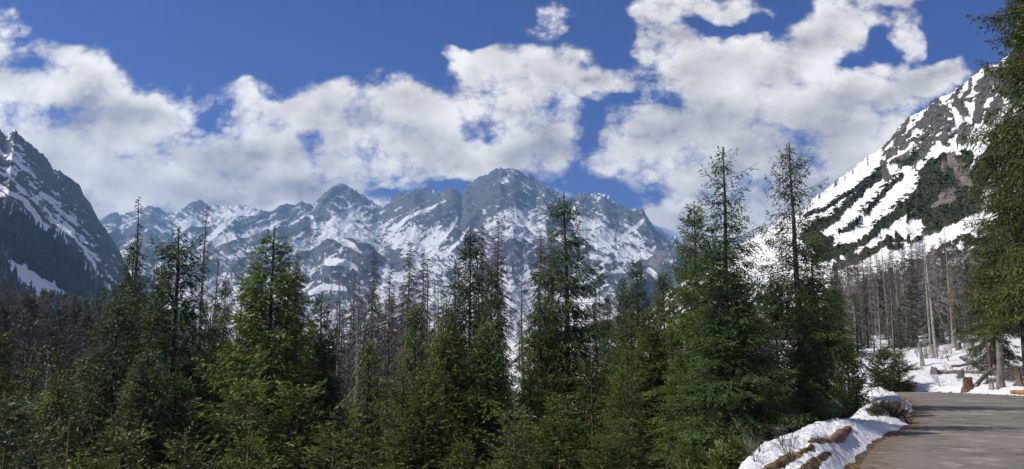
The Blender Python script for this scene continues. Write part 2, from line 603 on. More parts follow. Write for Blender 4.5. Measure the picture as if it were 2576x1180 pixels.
M = {}
M['ground'] = mat_snow_ground()
M['asphalt'] = mat_asphalt()
M['range'] = mat_mountain('range_rock_and_snow', 0.045, (0.022, 0.026, 0.034), (0.115, 0.115, 0.12), soft=0.10, amp=(.40, .30), snow_c=(0.58, 0.60, 0.64))
M['shoulder'] = mat_mountain('shoulder_rock_and_snow', 0.10, (0.035, 0.037, 0.045), (0.12, 0.12, 0.12), veg=(0.010, 0.018, 0.017), amp=(.45, .35))  # veg colour carries the same painted bluish shade as the wood
M['slope'] = mat_mountain('slope_snow_and_dwarf_pine', 0.28, (0.020, 0.020, 0.020), (0.125, 0.120, 0.108), veg=(0.019, 0.024, 0.013), amp=(.34, .24), snow_c=(0.66, 0.67, 0.69))
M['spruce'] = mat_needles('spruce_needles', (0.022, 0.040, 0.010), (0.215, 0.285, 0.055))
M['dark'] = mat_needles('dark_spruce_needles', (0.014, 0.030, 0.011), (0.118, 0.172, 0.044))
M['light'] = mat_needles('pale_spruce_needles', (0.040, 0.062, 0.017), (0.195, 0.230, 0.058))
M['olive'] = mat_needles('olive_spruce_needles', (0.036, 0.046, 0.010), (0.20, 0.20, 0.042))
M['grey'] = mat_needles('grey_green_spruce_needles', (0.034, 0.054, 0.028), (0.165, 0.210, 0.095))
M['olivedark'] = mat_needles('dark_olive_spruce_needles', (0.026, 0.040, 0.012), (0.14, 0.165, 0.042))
M['shade'] = mat_needles('hazy_shade_tinted_wood', (0.008, 0.015, 0.015), (0.032, 0.050, 0.042), 0)  # dark bluish tint paints the hazy shade of the far wood into its needles
M['scrub'] = mat_needles('dwarf_pine_needles', (0.015, 0.020, 0.011), (0.050, 0.058, 0.030), 0)
M['brown'] = mat_needles('brown_dry_needles', (0.028, 0.024, 0.020), (0.100, 0.084, 0.066))
M['bark'] = mat_bark('spruce_bark', (0.030, 0.024, 0.020), (0.125, 0.100, 0.085))
M['deadbark'] = mat_bark('dead_bark', (0.046, 0.040, 0.035), (0.185, 0.164, 0.143))
M['silver'] = mat_bark('bare_silver_wood', (0.10, 0.09, 0.082), (0.33, 0.305, 0.285))
M['orange'] = mat_bark('peeled_orange_wood', (0.30, 0.13, 0.045), (0.52, 0.27, 0.10))
M['redwood'] = mat_bark('red_brown_wood', (0.055, 0.026, 0.018), (0.24, 0.145, 0.105), 14.0)
M['leader'] = mat_bark('young_tan_bark', (0.10, 0.065, 0.030), (0.24, 0.15, 0.065))
M['moss'] = mat_bark('mossy_bark', (0.045, 0.028, 0.014), (0.17, 0.115, 0.04), 7.0, 1.0)
M['cut'] = mat_cut()
M['peeled'] = mat_peeled()

#@@TERRAIN
# ------------------------------------------------------------------ ground sheet and road
def build_ground():
    az = np.concatenate([np.radians(np.linspace(-115, -37, 80)), np.radians(np.linspace(-36.5, 8, 130)), np.radians(np.linspace(8.3, 36, 300)), np.radians(np.linspace(37, 115, 80))])
    r = np.concatenate([np.linspace(0.4, 3.0, 12), np.exp(np.arange(math.log(3.1), math.log(75), 0.0075)), np.exp(np.arange(math.log(75.8), math.log(5000), 0.03))])
    A, R = np.meshgrid(az, r)
    X = R * np.sin(A); Y = R * np.cos(A)
    Z = ground_z(X, Y)
    s, rr = edges(X, Y)
    inroad = (s < 0.0) & (rr < 0.0)
    Z = Z - 0.03 * sstep(0.0, -0.15, np.maximum(s, rr))
    px, py = project(X, np.maximum(Y, 0.3), Z)
    snow = np.full(X.shape, 0.2)
    # bank beside the road
    n = fbm(X * .8, Y * .8, 3, 4)
    snow = np.where((s > 0), 0.95 - sstep(1.7, 3.2, s + 1.0 * n) * 0.80, snow)
    snow = np.where((s > 4) & (Y > 26), 0.55 + .3 * n, snow)
    snow = np.where((s > 25), 0.42 + .3 * fbm(X * .1, Y * .1, 8, 4), snow)
    snow = np.where(rr > 0, 0.92 - 0.62 * sstep(20, 34, rr) + .16 * n - .35 * sstep(.28, .6, fbm(X * .45, Y * .45, 95, 4)) * sstep(3, 10, rr), snow)
    snow = np.where(s < 0.12 + .1 * n, np.where(rr < 0, 0.05, snow), snow)
    # bare needle patches melted out of the bank
    wx = px + 5 * fbm(X * 2, Y * 2, 91, 3); wy = py + 3 * fbm(X * 2, Y * 2, 92, 3)
    near = (Y > 3) & (Y < 45)
    for pts, w in (([(806, 470), (818, 461), (829, 454)], [7, 6, 3]), ([(872, 411), (885, 408), (898, 406)], [5, 6, 5]), ([(768, 472), (786, 459), (806, 451)], [7, 5, 3]), ([(812, 441), (830, 441)], [3, 3])):
        d = poly_dist(wx, wy, pts, w)
        snow = np.where(near, np.minimum(snow, 0.05 + 0.9 * sstep(0.6, 1.3, d)), snow)
    me = np_mesh('ground', np.stack([X, Y, Z], -1).reshape(-1, 3), grid_faces(len(r), len(az))[:, ::-1], [M['ground']], attrs={'snow': snow.ravel()}, smooth=True)
    o = link('ground', me)
    tag(o, 'snowy forest floor and clearing beside the mountain road', 'ground', kind='structure')


def build_road():
    ys = np.concatenate([np.linspace(-15, 6, 40), np.linspace(6.2, 48, 240), np.linspace(49, 120, 30)])
    xl = np.interp(ys, _ys, _xl); xr = np.interp(ys, _ys, _xr)
    f = np.concatenate([np.linspace(0, .25, 26), np.linspace(.27, .8, 18), np.linspace(.82, 1, 12)])
    X = xl[:, None] + (xr - xl)[:, None] * f[None, :]
    Y = np.repeat(ys[:, None], len(f), 1)
    s, r = edges(X, Y)
    Z = road_z(Y) + 0.004 + 0.012 * fbm(X * .5, Y * .5, 41, 3)
    e = np.minimum(-s, -r * 1.4)
    me = np_mesh('road', np.stack([X, Y, Z], -1).reshape(-1, 3), grid_faces(len(ys), len(f)), [M['asphalt']], attrs={'edge': e.ravel()}, smooth=True)
    tag(link('road', me), 'worn grey asphalt mountain road bending left between snow banks', 'road', kind='structure')


build_ground()
build_road()


# ------------------------------------------------------------------ mountains: crest line + face built outwards from the valley
K = 0.39767                     # survey coordinates -> 1024 px frame


def build_mountain(name, label, crest, dist, foot_r, foot_z, px0, px1, ncol, nrow, relief, shape, marks, mat, crest_rough, seed, veg_bump=0.0):
    crest = np.array(crest, float)
    u, v = ray(crest[:, 0], crest[:, 1])
    caz = np.arctan2(u, 1.0); ctan = v / np.sqrt(1 + u * u)
    da = np.array(dist, float)
    daz = np.arctan2(ray(da[:, 0], 300)[0], 1.0)
    a0 = math.atan2(ray(px0, 300)[0], 1.0); a1 = math.atan2(ray(px1, 300)[0], 1.0)
    az = np.linspace(a0, a1, ncol)
    te = np.interp(az, caz, ctan)
    RR = np.interp(az, daz, da[:, 1])
    wob = fbm(az * 30, az * 0 + seed, seed, 2) * 0.05
    RR = RR * (1 + wob)
    rough = crest_rough / FPX * (0.75 * ridged(az * 140, az * 0 + .3, seed + 5, 3) + 0.7 * fbm(az * 420, az * 0 + .7, seed + 6, 2))
    Hc = EYE + te * RR
    t = np.concatenate([np.linspace(0, 1, nrow), np.linspace(1.02, 1.22, 12)])
    T, A = np.meshgrid(t, az, indexing='ij')
    if foot_z is None:
        foot_z = ground_z(foot_r * np.sin(az), foot_r * np.cos(az), False)[None, :] - 4.0
    Rg = foot_r + (RR[None, :] - foot_r) * T
    X = Rg * np.sin(A); Y = Rg * np.cos(A)
    prof = np.where(T <= 1, np.clip(T, 0, 1) ** shape, 1 - 1.4 * (T - 1))
    Z = foot_z + (Hc[None, :] - foot_z) * prof
    env = sstep(0.0, 0.18, T) * (1 - sstep(0.90, 1.0, T)) + 0.0
    env2 = sstep(0.0, 0.12, T) * (1 - sstep(0.965, 1.0, T))
    wx = X + relief * .8 * fbm(X / (relief * 5), Y / (relief * 5), seed + 1, 3)
    wy = Y + relief * .8 * fbm(X / (relief * 5), Y / (relief * 5), seed + 2, 3)
    L = relief * 5.0
    h = relief * ridged(wx / L, wy / L * .40, seed + 3, 2, 0.45) * env
    h += relief * 0.26 * ridged(wx / L * 4.3, wy / L * 2.2, seed + 4, 3, 0.5) * env2
    h += relief * 0.05 * fbm(X / L * 14, Y / L * 14, seed + 7, 3) * env2
    Z = Z + h + (rough * RR)[None, :] * sstep(.86, .99, T) * np.where(T > 1, sstep(1.1, 1.0, T), 1)
    px, py = project(X, Y, Z)
    attrs = marks(px, py, X, Y, Z, T, h / relief)
    if veg_bump:
        bump = fbm(X * .30, Y * .30, seed + 9, 3)
        Z = Z + veg_bump * np.clip(attrs['veg'] * (1 - attrs['snow']), 0, 1) * (0.7 + bump)
        nx, ny, nz = steep(X, Y, Z)
        q = attrs['crag'] * veg_bump * (1.6 * ridged(X * .045 + Z * .02, Z * .06 - Y * .02, seed + 12, 5, .6) + .3) * sstep(0, .05, T) * np.where(T > 1, 0, 1)
        X = X + nx * q; Y = Y + ny * q; Z = Z + nz * q * .6
    attrs = {k: w.ravel() for k, w in attrs.items() if k != 'crag'}
    me = np_mesh(name, np.stack([X, Y, Z], -1).reshape(-1, 3), grid_faces(len(t), ncol)[:, ::-1], [mat], attrs=attrs, smooth=True)
    tag(link(name, me), label, 'mountain', kind='structure')
    return X, Y, Z, px, py, T, attrs


def steep(X, Y, Z):
    du = np.stack(np.gradient(X, axis=0), 0), np.gradient(Y, axis=0), np.gradient(Z, axis=0)
    ax, ay, az_ = np.gradient(X, axis=0), np.gradient(Y, axis=0), np.gradient(Z, axis=0)
    bx, by, bz = np.gradient(X, axis=1), np.gradient(Y, axis=1), np.gradient(Z, axis=1)
    nx = ay * bz - az_ * by; ny = az_ * bx - ax * bz; nz = ax * by - ay * bx
    ln = np.sqrt(nx * nx + ny * ny + nz * nz) + 1e-9
    sg = np.where(nz < 0, -1, 1)
    return nx / ln * sg, ny / ln * sg, nz / ln * sg


def c4(pts):        # survey crop of the central range
    return [(275 + x / 6.06, 162.5 + y / 6.06) for x, y in pts]


def c3(pts):        # survey crop of the left part
    return [(x / 6.29, 125 + y / 6.29) for x, y in pts]


def c5(pts):        # survey crop of the right slope
    return [(800 + x / 3.93, y / 3.93) for x, y in pts]


CREST = [(x * K, y * K) for x, y in [(-300, 600), (0, 600), (150, 600), (235, 567), (255, 560), (280, 548), (293, 550), (300, 560), (320, 550), (350, 533), (378, 530), (400, 540), (440, 545), (470, 522), (485, 520), (500, 528), (520, 532), (560, 520), (600, 520), (640, 525), (680, 535), (700, 525), (740, 528), (770, 520), (785, 527), (800, 510), (835, 483), (860, 478), (890, 483), (920, 497), (945, 520), (965, 530), (1000, 510), (1030, 492), (1075, 487), (1110, 492), (1125, 488), (1150, 497), (1160, 512), (1170, 490), (1200, 460), (1235, 440), (1260, 433), (1290, 435), (1320, 450), (1360, 470), (1400, 490), (1430, 512), (1450, 500), (1470, 492), (1500, 489), (1520, 492), (1550, 515), (1590, 540), (1620, 550), (1650, 580), (1680, 600), (1690, 612), (1697, 595), (1703, 602), (1712, 628), (1740, 640), (1800, 670), (1900, 700), (2600, 760)]]


def range_marks(px, py, X, Y, Z, T, cav):
    nx, ny, nz = steep(X, Y, Z)
    wx = px + 4.0 * fbm(px * .05, py * .05, 201, 4); wy = py + 3.0 * fbm(px * .05, py * .05, 202, 4)
    st = fbm((px * .45 + py * .89) * .24, (px * .89 - py * .45) * .055, 205, 5, .65)
    st2 = fbm((px * .85 + py * .5) * .055, (-px * .5 + py * .85) * .26, 207, 5, .65)
    fine = fbm(px * .30, py * .80, 206, 4, .7)
    mixs = sstep(-.25, .25, fbm(px * .02, py * .02, 208, 2))
    base = 0.335 + 0.66 * (st * mixs + st2 * (1 - mixs)) + 0.44 * fine + 0.30 * (nz - 0.66) - 0.50 * (cav - 0.50) + 0.06 + 0.06 * sstep(190, 260, py)
    S = [(c4([(300, 430), (370, 450), (430, 490), (520, 545)]), [3.0, 3.2, 3.4, 1.2]), (c4([(370, 440), (410, 405)]), [2, 1]),
         (c4([(900, 590), (800, 680), (720, 740), (650, 800), (600, 880)]), [2, 5, 7, 7, 6]), (c4([(1110, 340), (1040, 430), (950, 550), (900, 590)]), [1.2, 1.5, 1.8, 2]),
         (c4([(950, 500), (915, 545)]), [1.6, 1.6]), (c4([(640, 660), (700, 700), (770, 680)]), [4, 4, 3]), (c4([(210, 790), (280, 760), (410, 765)]), [2, 3.2, 2.6]),
         (c4([(330, 920), (300, 960), (400, 900)]), [3, 4, 3]), (c4([(1810, 350), (1870, 365), (1910, 375)]), [4, 6.5, 4]), (c4([(1830, 240), (1800, 320)]), [1.5, 2.2]),
         (c4([(1820, 430), (1900, 430), (1950, 465)]), [3, 2.4, 1.4]), (c4([(220, 330), (230, 380), (330, 370), (420, 310), (480, 280)]), [2, 3, 2.2, 1.7, 1]),
         (c4([(1030, 235), (900, 290), (800, 340), (720, 400)]), [1, 1.6, 1.6, 2.2]), (c3([(1500, 555), (1420, 620), (1350, 690), (1280, 760), (1200, 810)]), [1.2, 2.2, 3, 2.6, 2.4]),
         (c3([(1460, 690), (1360, 745)]), [4, 3]), (c3([(960, 920), (1000, 880), (1080, 865)]), [2.4, 2.6, 2.2]), (c3([(1190, 1090), (1280, 1040), (1340, 1010)]), [2.4, 2.2, 1]),
         (c4([(2030, 520), (2080, 570), (2180, 585), (2240, 545), (2300, 510)]), [1, 2.2, 2.8, 2.2, 1.2]), (c4([(2240, 345), (2130, 430)]), [2, 2]),
         (c4([(1440, 340), (1500, 370), (1570, 385)]), [2, 2.5, 2]), (c4([(1500, 700), (1590, 655)]), [3, 2]), (c4([(1400, 850), (1380, 950), (1400, 1010)]), [1.5, 2.2, 2.2]),
         (c4([(1840, 890), (1930, 835)]), [3, 2]), (c4([(2255, 650), (2300, 690), (2310, 720)]), [2.2, 2.2, 1.5]), (c4([(1920, 570), (2020, 590)]), [2.2, 1.4]),
         (c4([(320, 600), (400, 600), (480, 640)]), [3.5, 3.5, 2]), (c4([(1180, 380), (1120, 470), (1040, 560)]), [1, 1.6, 1.6]), (c4([(1300, 430), (1420, 410)]), [1.6, 1])]
    snow = base
    for pts, w in S:
        d = poly_dist(wx, wy, pts, w)
        snow = np.maximum(snow, 1.0 - 0.75 * sstep(0.30, 1.5, d + .5 * st))
    Dk = [(c4([(1330, 100), (1220, 200), (1175, 300), (1230, 360)]), [9, 13, 8, 6], .40), (c4([(790, 245), (880, 215), (1000, 215)]), [5, 6, 4], .35),
          (c4([(480, 190), (565, 240)]), [4, 4], .3), (c4([(690, 540), (740, 620)]), [7, 7], .45), (c4([(1280, 650), (1200, 800), (1250, 900)]), [8, 9, 9], .18),
          (c4([(380, 830), (300, 850)]), [5, 4], .4), (c4([(1460, 250), (1400, 150)]), [4, 5], .1), (c4([(2330, 500), (2300, 600)]), [8, 9], .4),
          (c3([(640, 610), (720, 600)]), [6, 5], .3)]
    for pts, w, k in Dk:
        d = poly_dist(wx, wy, pts, w)
        snow = snow - .6 * k * (1 - sstep(.2, 1.6, d + .4 * st2))
    warm = 0.85 * (1 - sstep(.5, 1.3, poly_dist(wx, wy, c4([(2360, 470), (2345, 540), (2290, 610)]), [4, 4.5, 5])))
    return {'snow': snow, 'veg': np.zeros(px.shape), 'warm': warm}


build_mountain('mountain_range', 'jagged snow streaked rock range closing the valley', CREST,
               [(-100, 5200), (90, 5600), (190, 5400), (240, 4700), (340, 4400), (470, 4300), (510, 4000), (600, 4200), (690, 3900), (760, 3800), (1100, 3600)],
               1500.0, -40.0, -40, 830, 900, 330, 95.0, 1.25, range_marks, M['range'], 3.2, 300)

L_CREST = [(x * K, y * K) for x, y in [(-420, 170), (-200, 250), (-60, 300), (0, 345), (10, 360), (20, 362), (35, 350), (50, 370), (80, 400), (105, 430), (130, 475), (160, 495), (180, 510), (195, 520), (205, 545), (222, 555), (235, 570), (250, 592), (270, 625), (285, 640), (300, 665), (310, 690), (330, 730), (360, 780), (420, 830), (500, 850)]]


def left_forest_line(px):
    x = np.array([-80, 0, 100, 250, 350, 450, 560, 650, 760]) / 6.29
    y = 125 + np.array([520, 545, 570, 655, 725, 835, 960, 1090, 1200]) / 6.29
    return np.interp(px, x, y)


def shoulder_marks(px, py, X, Y, Z, T, cav):
    nx, ny, nz = steep(X, Y, Z)
    wx = px + 3.0 * fbm(px * .08, py * .08, 221, 4); wy = py + 3.0 * fbm(px * .08, py * .08, 222, 4)
    st = fbm((px * .80 + py * .6) * .05, (-px * .6 + py * .8) * .26, 225, 5, .6)
    st2 = fbm((px * .9 - py * .4) * .10, (px * .4 + py * .9) * .40, 226, 4, .6)
    fl = left_forest_line(px)
    base = 0.44 - 0.40 * (cav - .45) + .62 * st + .35 * st2 + .45 * (nz - .65)
    # near the crest the dark cliffs carry little snow
    cr = np.interp(px, [p[0] for p in L_CREST], [p[1] for p in L_CREST])
    base = base - 0.10 * (1 - sstep(4, 16, py - cr)) + .05
    wood = sstep(-3, 5, wy - fl)
    snow = base * (1 - wood) + wood * (0.10 + .4 * st)
    for pts, w in ((c3([(0, 390), (150, 470), (260, 620), (380, 705)]), [2, 2.4, 3.2, 2]), (c3([(30, 780), (60, 870), (120, 920), (220, 985), (330, 1045), (440, 1095)]), [2.4, 4, 6, 7.5, 7, 3]),
                   (c3([(90, 960), (160, 1050), (240, 1110)]), [2, 5, 6]), (c3([(340, 850), (345, 1000)]), [.9, 1.2]), (c3([(470, 980), (520, 1040)]), [2, 1.5]), (c3([(560, 1020), (640, 1090), (690, 1130)]), [1.5, 2.4, 2]),
                   (c3([(60, 270), (100, 310)]), [2.2, 2.2]), (c3([(260, 430), (330, 480)]), [2.2, 3]), (c3([(440, 830), (470, 860)]), [1.4, 1.4]), (c3([(150, 870), (165, 900)]), [1.6, 1.6]),
                   (c3([(60, 200), (150, 260), (220, 330)]), [1.2, 1.6, 1.2]), (c3([(400, 620), (520, 760), (600, 900)]), [1, 1.5, 1.2])):
        d = poly_dist(wx, wy, pts, w)
        snow = np.maximum(snow, 0.95 - .8 * sstep(.6, 1.3, d))
    return {'snow': snow, 'veg': wood, 'warm': np.zeros(px.shape)}


SHOULDER = build_mountain('mountain_shoulder', 'dark wooded shoulder with jagged crest on the left', L_CREST,
                          [(-170, 1500), (0, 1600), (60, 1750), (110, 2000), (200, 2400)], 480.0, -36.0, -160, 190, 420, 330, 55.0, 1.15, shoulder_marks, M['shoulder'], 3.4, 340)

R_CREST = [(x * K, y * K) for x, y in [(1500, 905), (1700, 760), (1800, 685), (1845, 650), (1880, 625), (1940, 585), (2025, 543), (2050, 511), (2108, 466), (2172, 422), (2223, 396), (2252, 364), (2261, 345), (2290, 325), (2325, 300), (2357, 272), (2385, 262), (2400, 255), (2405, 243), (2412, 243), (2420, 243), (2453, 220), (2485, 188), (2504, 182), (2530, 160), (2600, 110), (2800, 20), (3200, -80)]]


def slope_marks(px, py, X, Y, Z, T, cav):
    wx = px + 3.2 * fbm(px * .07, py * .07, 241, 4) + 1.2 * fbm(px * .35, py * .35, 243, 3)
    wy = py + 3.2 * fbm(px * .07, py * .07, 242, 4) + 1.2 * fbm(px * .35, py * .35, 244, 3)
    veg = np.zeros(px.shape); crag = np.zeros(px.shape); warm = np.zeros(px.shape)
    al = (px * .77 - py * .63); ac = (px * .63 + py * .77)
    streak = fbm(al * .025, ac * .16, 245, 4, .55)
    for pts, w in ((c5([(30, 850), (90, 830), (150, 790), (230, 740), (300, 690), (335, 655)]), [1.0, 1.3, 1.2, 1.3, 1.6, 1.2]),
                   (c5([(50, 905), (130, 870), (190, 810), (250, 750), (310, 690)]), [5, 4, 2.6, 2.4, 3]),
                   (c5([(150, 925), (220, 885), (300, 800), (350, 740), (400, 695)]), [1.4, 2.0, 2.0, 2.2, 2.8]), (c5([(400, 650), (440, 640), (480, 590)]), [2.2, 2.8, 1.8]),
                   (c5([(60, 1030), (200, 985), (290, 925), (360, 865), (440, 800), (490, 750), (530, 690), (570, 630)]), [5, 4.2, 3.6, 4, 6, 8, 9, 6]),
                   (c5([(480, 830), (560, 770), (620, 660), (665, 620)]), [10, 13, 10, 6]), (c5([(500, 870), (600, 850), (680, 800)]), [7, 10, 10]),
                   (c5([(140, 1060), (250, 1015), (340, 965), (400, 925)]), [4, 3.2, 3.0, 1.4]), (c5([(350, 990), (430, 955), (500, 920), (570, 880)]), [1.8, 2.2, 2.4, 4]),
                   (c5([(40, 930), (90, 970), (120, 950)]), [8, 8, 4]), (c5([(420, 870), (440, 850)]), [2, 2]), (c5([(640, 830), (700, 700), (760, 600)]), [9, 9, 7]), (c5([(480, 690), (520, 640)]), [4, 4])):
        d = poly_dist(wx, wy, pts, w)
        veg = np.maximum(veg, 1 - sstep(.35, 1.6, d - .45 * streak))
    for pts, w in ((c5([(325, 635), (345, 690)]), [2.6, 4.4]), (c5([(395, 545), (410, 580)]), [3.6, 5]), (c5([(375, 600)]), [4]), (c5([(430, 535)]), [3]), (c5([(480, 490), (520, 465), (560, 480)]), [5, 7, 5]),
                   (c5([(545, 430), (590, 455)]), [3, 3]), (c5([(612, 385), (625, 420), (645, 440)]), [2, 3, 4.5]), (c5([(490, 570), (480, 600)]), [3.4, 3]), (c5([(640, 500), (640, 550)]), [4, 5]),
                   (c5([(575, 540), (580, 570)]), [4, 3]), (c5([(695, 350), (720, 320), (760, 290)]), [2.6, 3, 4]), (c5([(700, 470), (715, 410), (740, 340)]), [5, 5, 4]), (c5([(750, 470), (790, 400)]), [6, 5]),
                   (c5([(670, 400)]), [3]), (c5([(530, 550)]), [2.5]), (c5([(800, 340), (900, 250)]), [8, 10])):
        d = poly_dist(wx, wy, pts, w)
        crag = np.maximum(crag, 1 - sstep(.35, 1.5, d))
    for pts, w in ((c5([(565, 670), (600, 640), (640, 690), (665, 740)]), [6, 8, 10, 7]), (c5([(600, 780), (560, 800), (530, 830)]), [8, 6, 3])):
        d = poly_dist(wx, wy, pts, w)
        warm = np.maximum(warm, 1 - sstep(.3, 1.5, d))
    cr = np.interp(px, [p[0] for p in R_CREST], [p[1] for p in R_CREST])
    up = sstep(860, 905, px) * (1 - sstep(14, 46 + (px - 860) * .35, py - cr))
    rug = ridged(al * .020, ac * .085, 249, 4, .55) + .25 * fbm(px * .25, py * .25, 251, 3)
    crag = np.maximum(crag, up * sstep(.46, .70, rug))
    edge = (1 - sstep(0.5, 3.0, py - cr)) * sstep(-.15, .2, fbm(px * .12, px * 0, 252, 3)) * sstep(745, 800, px)
    crag = np.maximum(crag, .45 * edge)
    scr = sstep(.20, .42, fbm(al * .03, ac * .11, 253, 4, .6)) * sstep(8, 30, py - cr) * (.55 + .45 * sstep(835, 800, px))
    veg = np.maximum(veg, .75 * scr * sstep(845, 815, px))
    sp = fbm(al * .10, ac * .30, 247, 4, .6)
    snow = 0.88 + .25 * np.minimum(sp + .1, 0) - 1.0 * np.maximum(veg, np.maximum(crag, warm)) + 0.30 * np.clip(sp - .12, 0, 1)
    # forest foot
    ft = np.interp(px, np.array([0, 130, 300, 500, 620, 900]) / 3.93 + 800, np.array([1080, 1110, 1040, 960, 900, 800]) / 3.93)
    low = sstep(0, 14, wy - ft)
    snow = snow * (1 - low) + low * (0.45 + .4 * sp)
    veg = veg - .55 * sstep(.22, .5, fbm(al * .16, ac * .34, 257, 4, .6))
    veg = np.clip(veg, 0, 1)
    veg2 = np.maximum(veg * (1 - .8 * np.maximum(crag, warm)), low * .7)
    return {'snow': snow, 'veg': veg2, 'warm': warm * (.55 + .6 * fbm(px * .2, py * .2, 255, 3)), 'crag': np.maximum(crag, warm * .6)}


SLOPE = build_mountain('mountain_slope', 'steep snowy slope with diagonal dwarf pine strips on the right', R_CREST,
               [(590, 1500), (740, 1250), (860, 980), (960, 800), (1030, 720), (1300, 620)], 95.0, None, 640, 1180, 620, 420, 16.0, 1.12, slope_marks, M['slope'], 2.2, 380, veg_bump=2.0)

#@@TREES
# ------------------------------------------------------------------ spruce builders
class Buf:
    def __init__(self):
        self.v = []; self.f = []; self.m = []; self.t = []; self.n = 0

    def add(self, v, f, m, t):
        v = np.asarray(v, float).reshape(-1, 3)
        f = np.asarray(f, int).reshape(-1, 4)
        self.v.append(v); self.f.append(f + self.n)
        self.m.append(np.full(len(f), m)); self.t.append(np.broadcast_to(np.asarray(t, float), (len(v),)))
        self.n += len(v)

    def mesh(self, name, mats, smooth=False):
        return np_mesh(name, np.concatenate(self.v), np.concatenate(self.f), mats, np.concatenate(self.m), {'tip': np.concatenate(self.t)}, smooth)


def unit(a):
    return a / (np.linalg.norm(a, axis=-1, keepdims=True) + 1e-9)


def tube_into(buf, pts, rad, sides=3, m=0, tip=0.0, cap=False, capm=None):
    """pts (n,3), rad (n,)"""
    pts = np.asarray(pts, float); rad = np.asarray(rad, float)
    n = len(pts)
    tg = unit(np.gradient(pts, axis=0))
    ref = np.where(np.abs(tg[:, 2:3]) > 0.9, np.array([[1.0, 0, 0]]), np.array([[0, 0, 1.0]]))
    a = unit(np.cross(tg, ref)); b = np.cross(tg, a)
    ang = np.arange(sides) * 2 * math.pi / sides
    ring = pts[:, None, :] + rad[:, None, None] * (np.cos(ang)[None, :, None] * a[:, None, :] + np.sin(ang)[None, :, None] * b[:, None, :])
    i = np.arange(n - 1)[:, None] * sides; j = np.arange(sides)[None, :]; k = (j + 1) % sides
    f = np.stack([i + j, i + k, i + sides + k, i + sides + j], -1).reshape(-1, 4)
    buf.add(ring.reshape(-1, 3), f, m, tip)
    if cap:
        for base, flip in ((0, True), ((n - 1) * sides, False)):
            c = ring.reshape(-1, 3)[base:base + sides]
            v = np.vstack([c, c.mean(0)])
            ff = [(q, (q + 1) % sides, sides, sides) if not flip else ((q + 1) % sides, q, sides, sides) for q in range(sides)]
            buf.add(v, ff, capm if capm is not None else m, tip)


def kites_into(buf, org, dr, ln, wd, rng, m, tip, flat=0.35):
    """needle sprays: a kite shaped leaf each"""
    n = len(org)
    if n == 0:
        return
    rnd = rng.normal(size=(n, 3)); rnd[:, 2] += flat * 3
    side = unit(np.cross(dr, rnd))
    nrm = np.cross(side, dr)
    ln = np.broadcast_to(ln, (n,))[:, None]; wd = np.broadcast_to(wd, (n,))[:, None]
    mid = org + dr * ln * 0.45
    v = np.stack([org, mid + side * wd, org + dr * ln, mid - side * wd + nrm * wd * .3], 1)
    f = np.arange(n * 4).reshape(n, 4)
    buf.add(v.reshape(-1, 3), f, m, np.repeat(np.broadcast_to(tip, (n,)), 4))


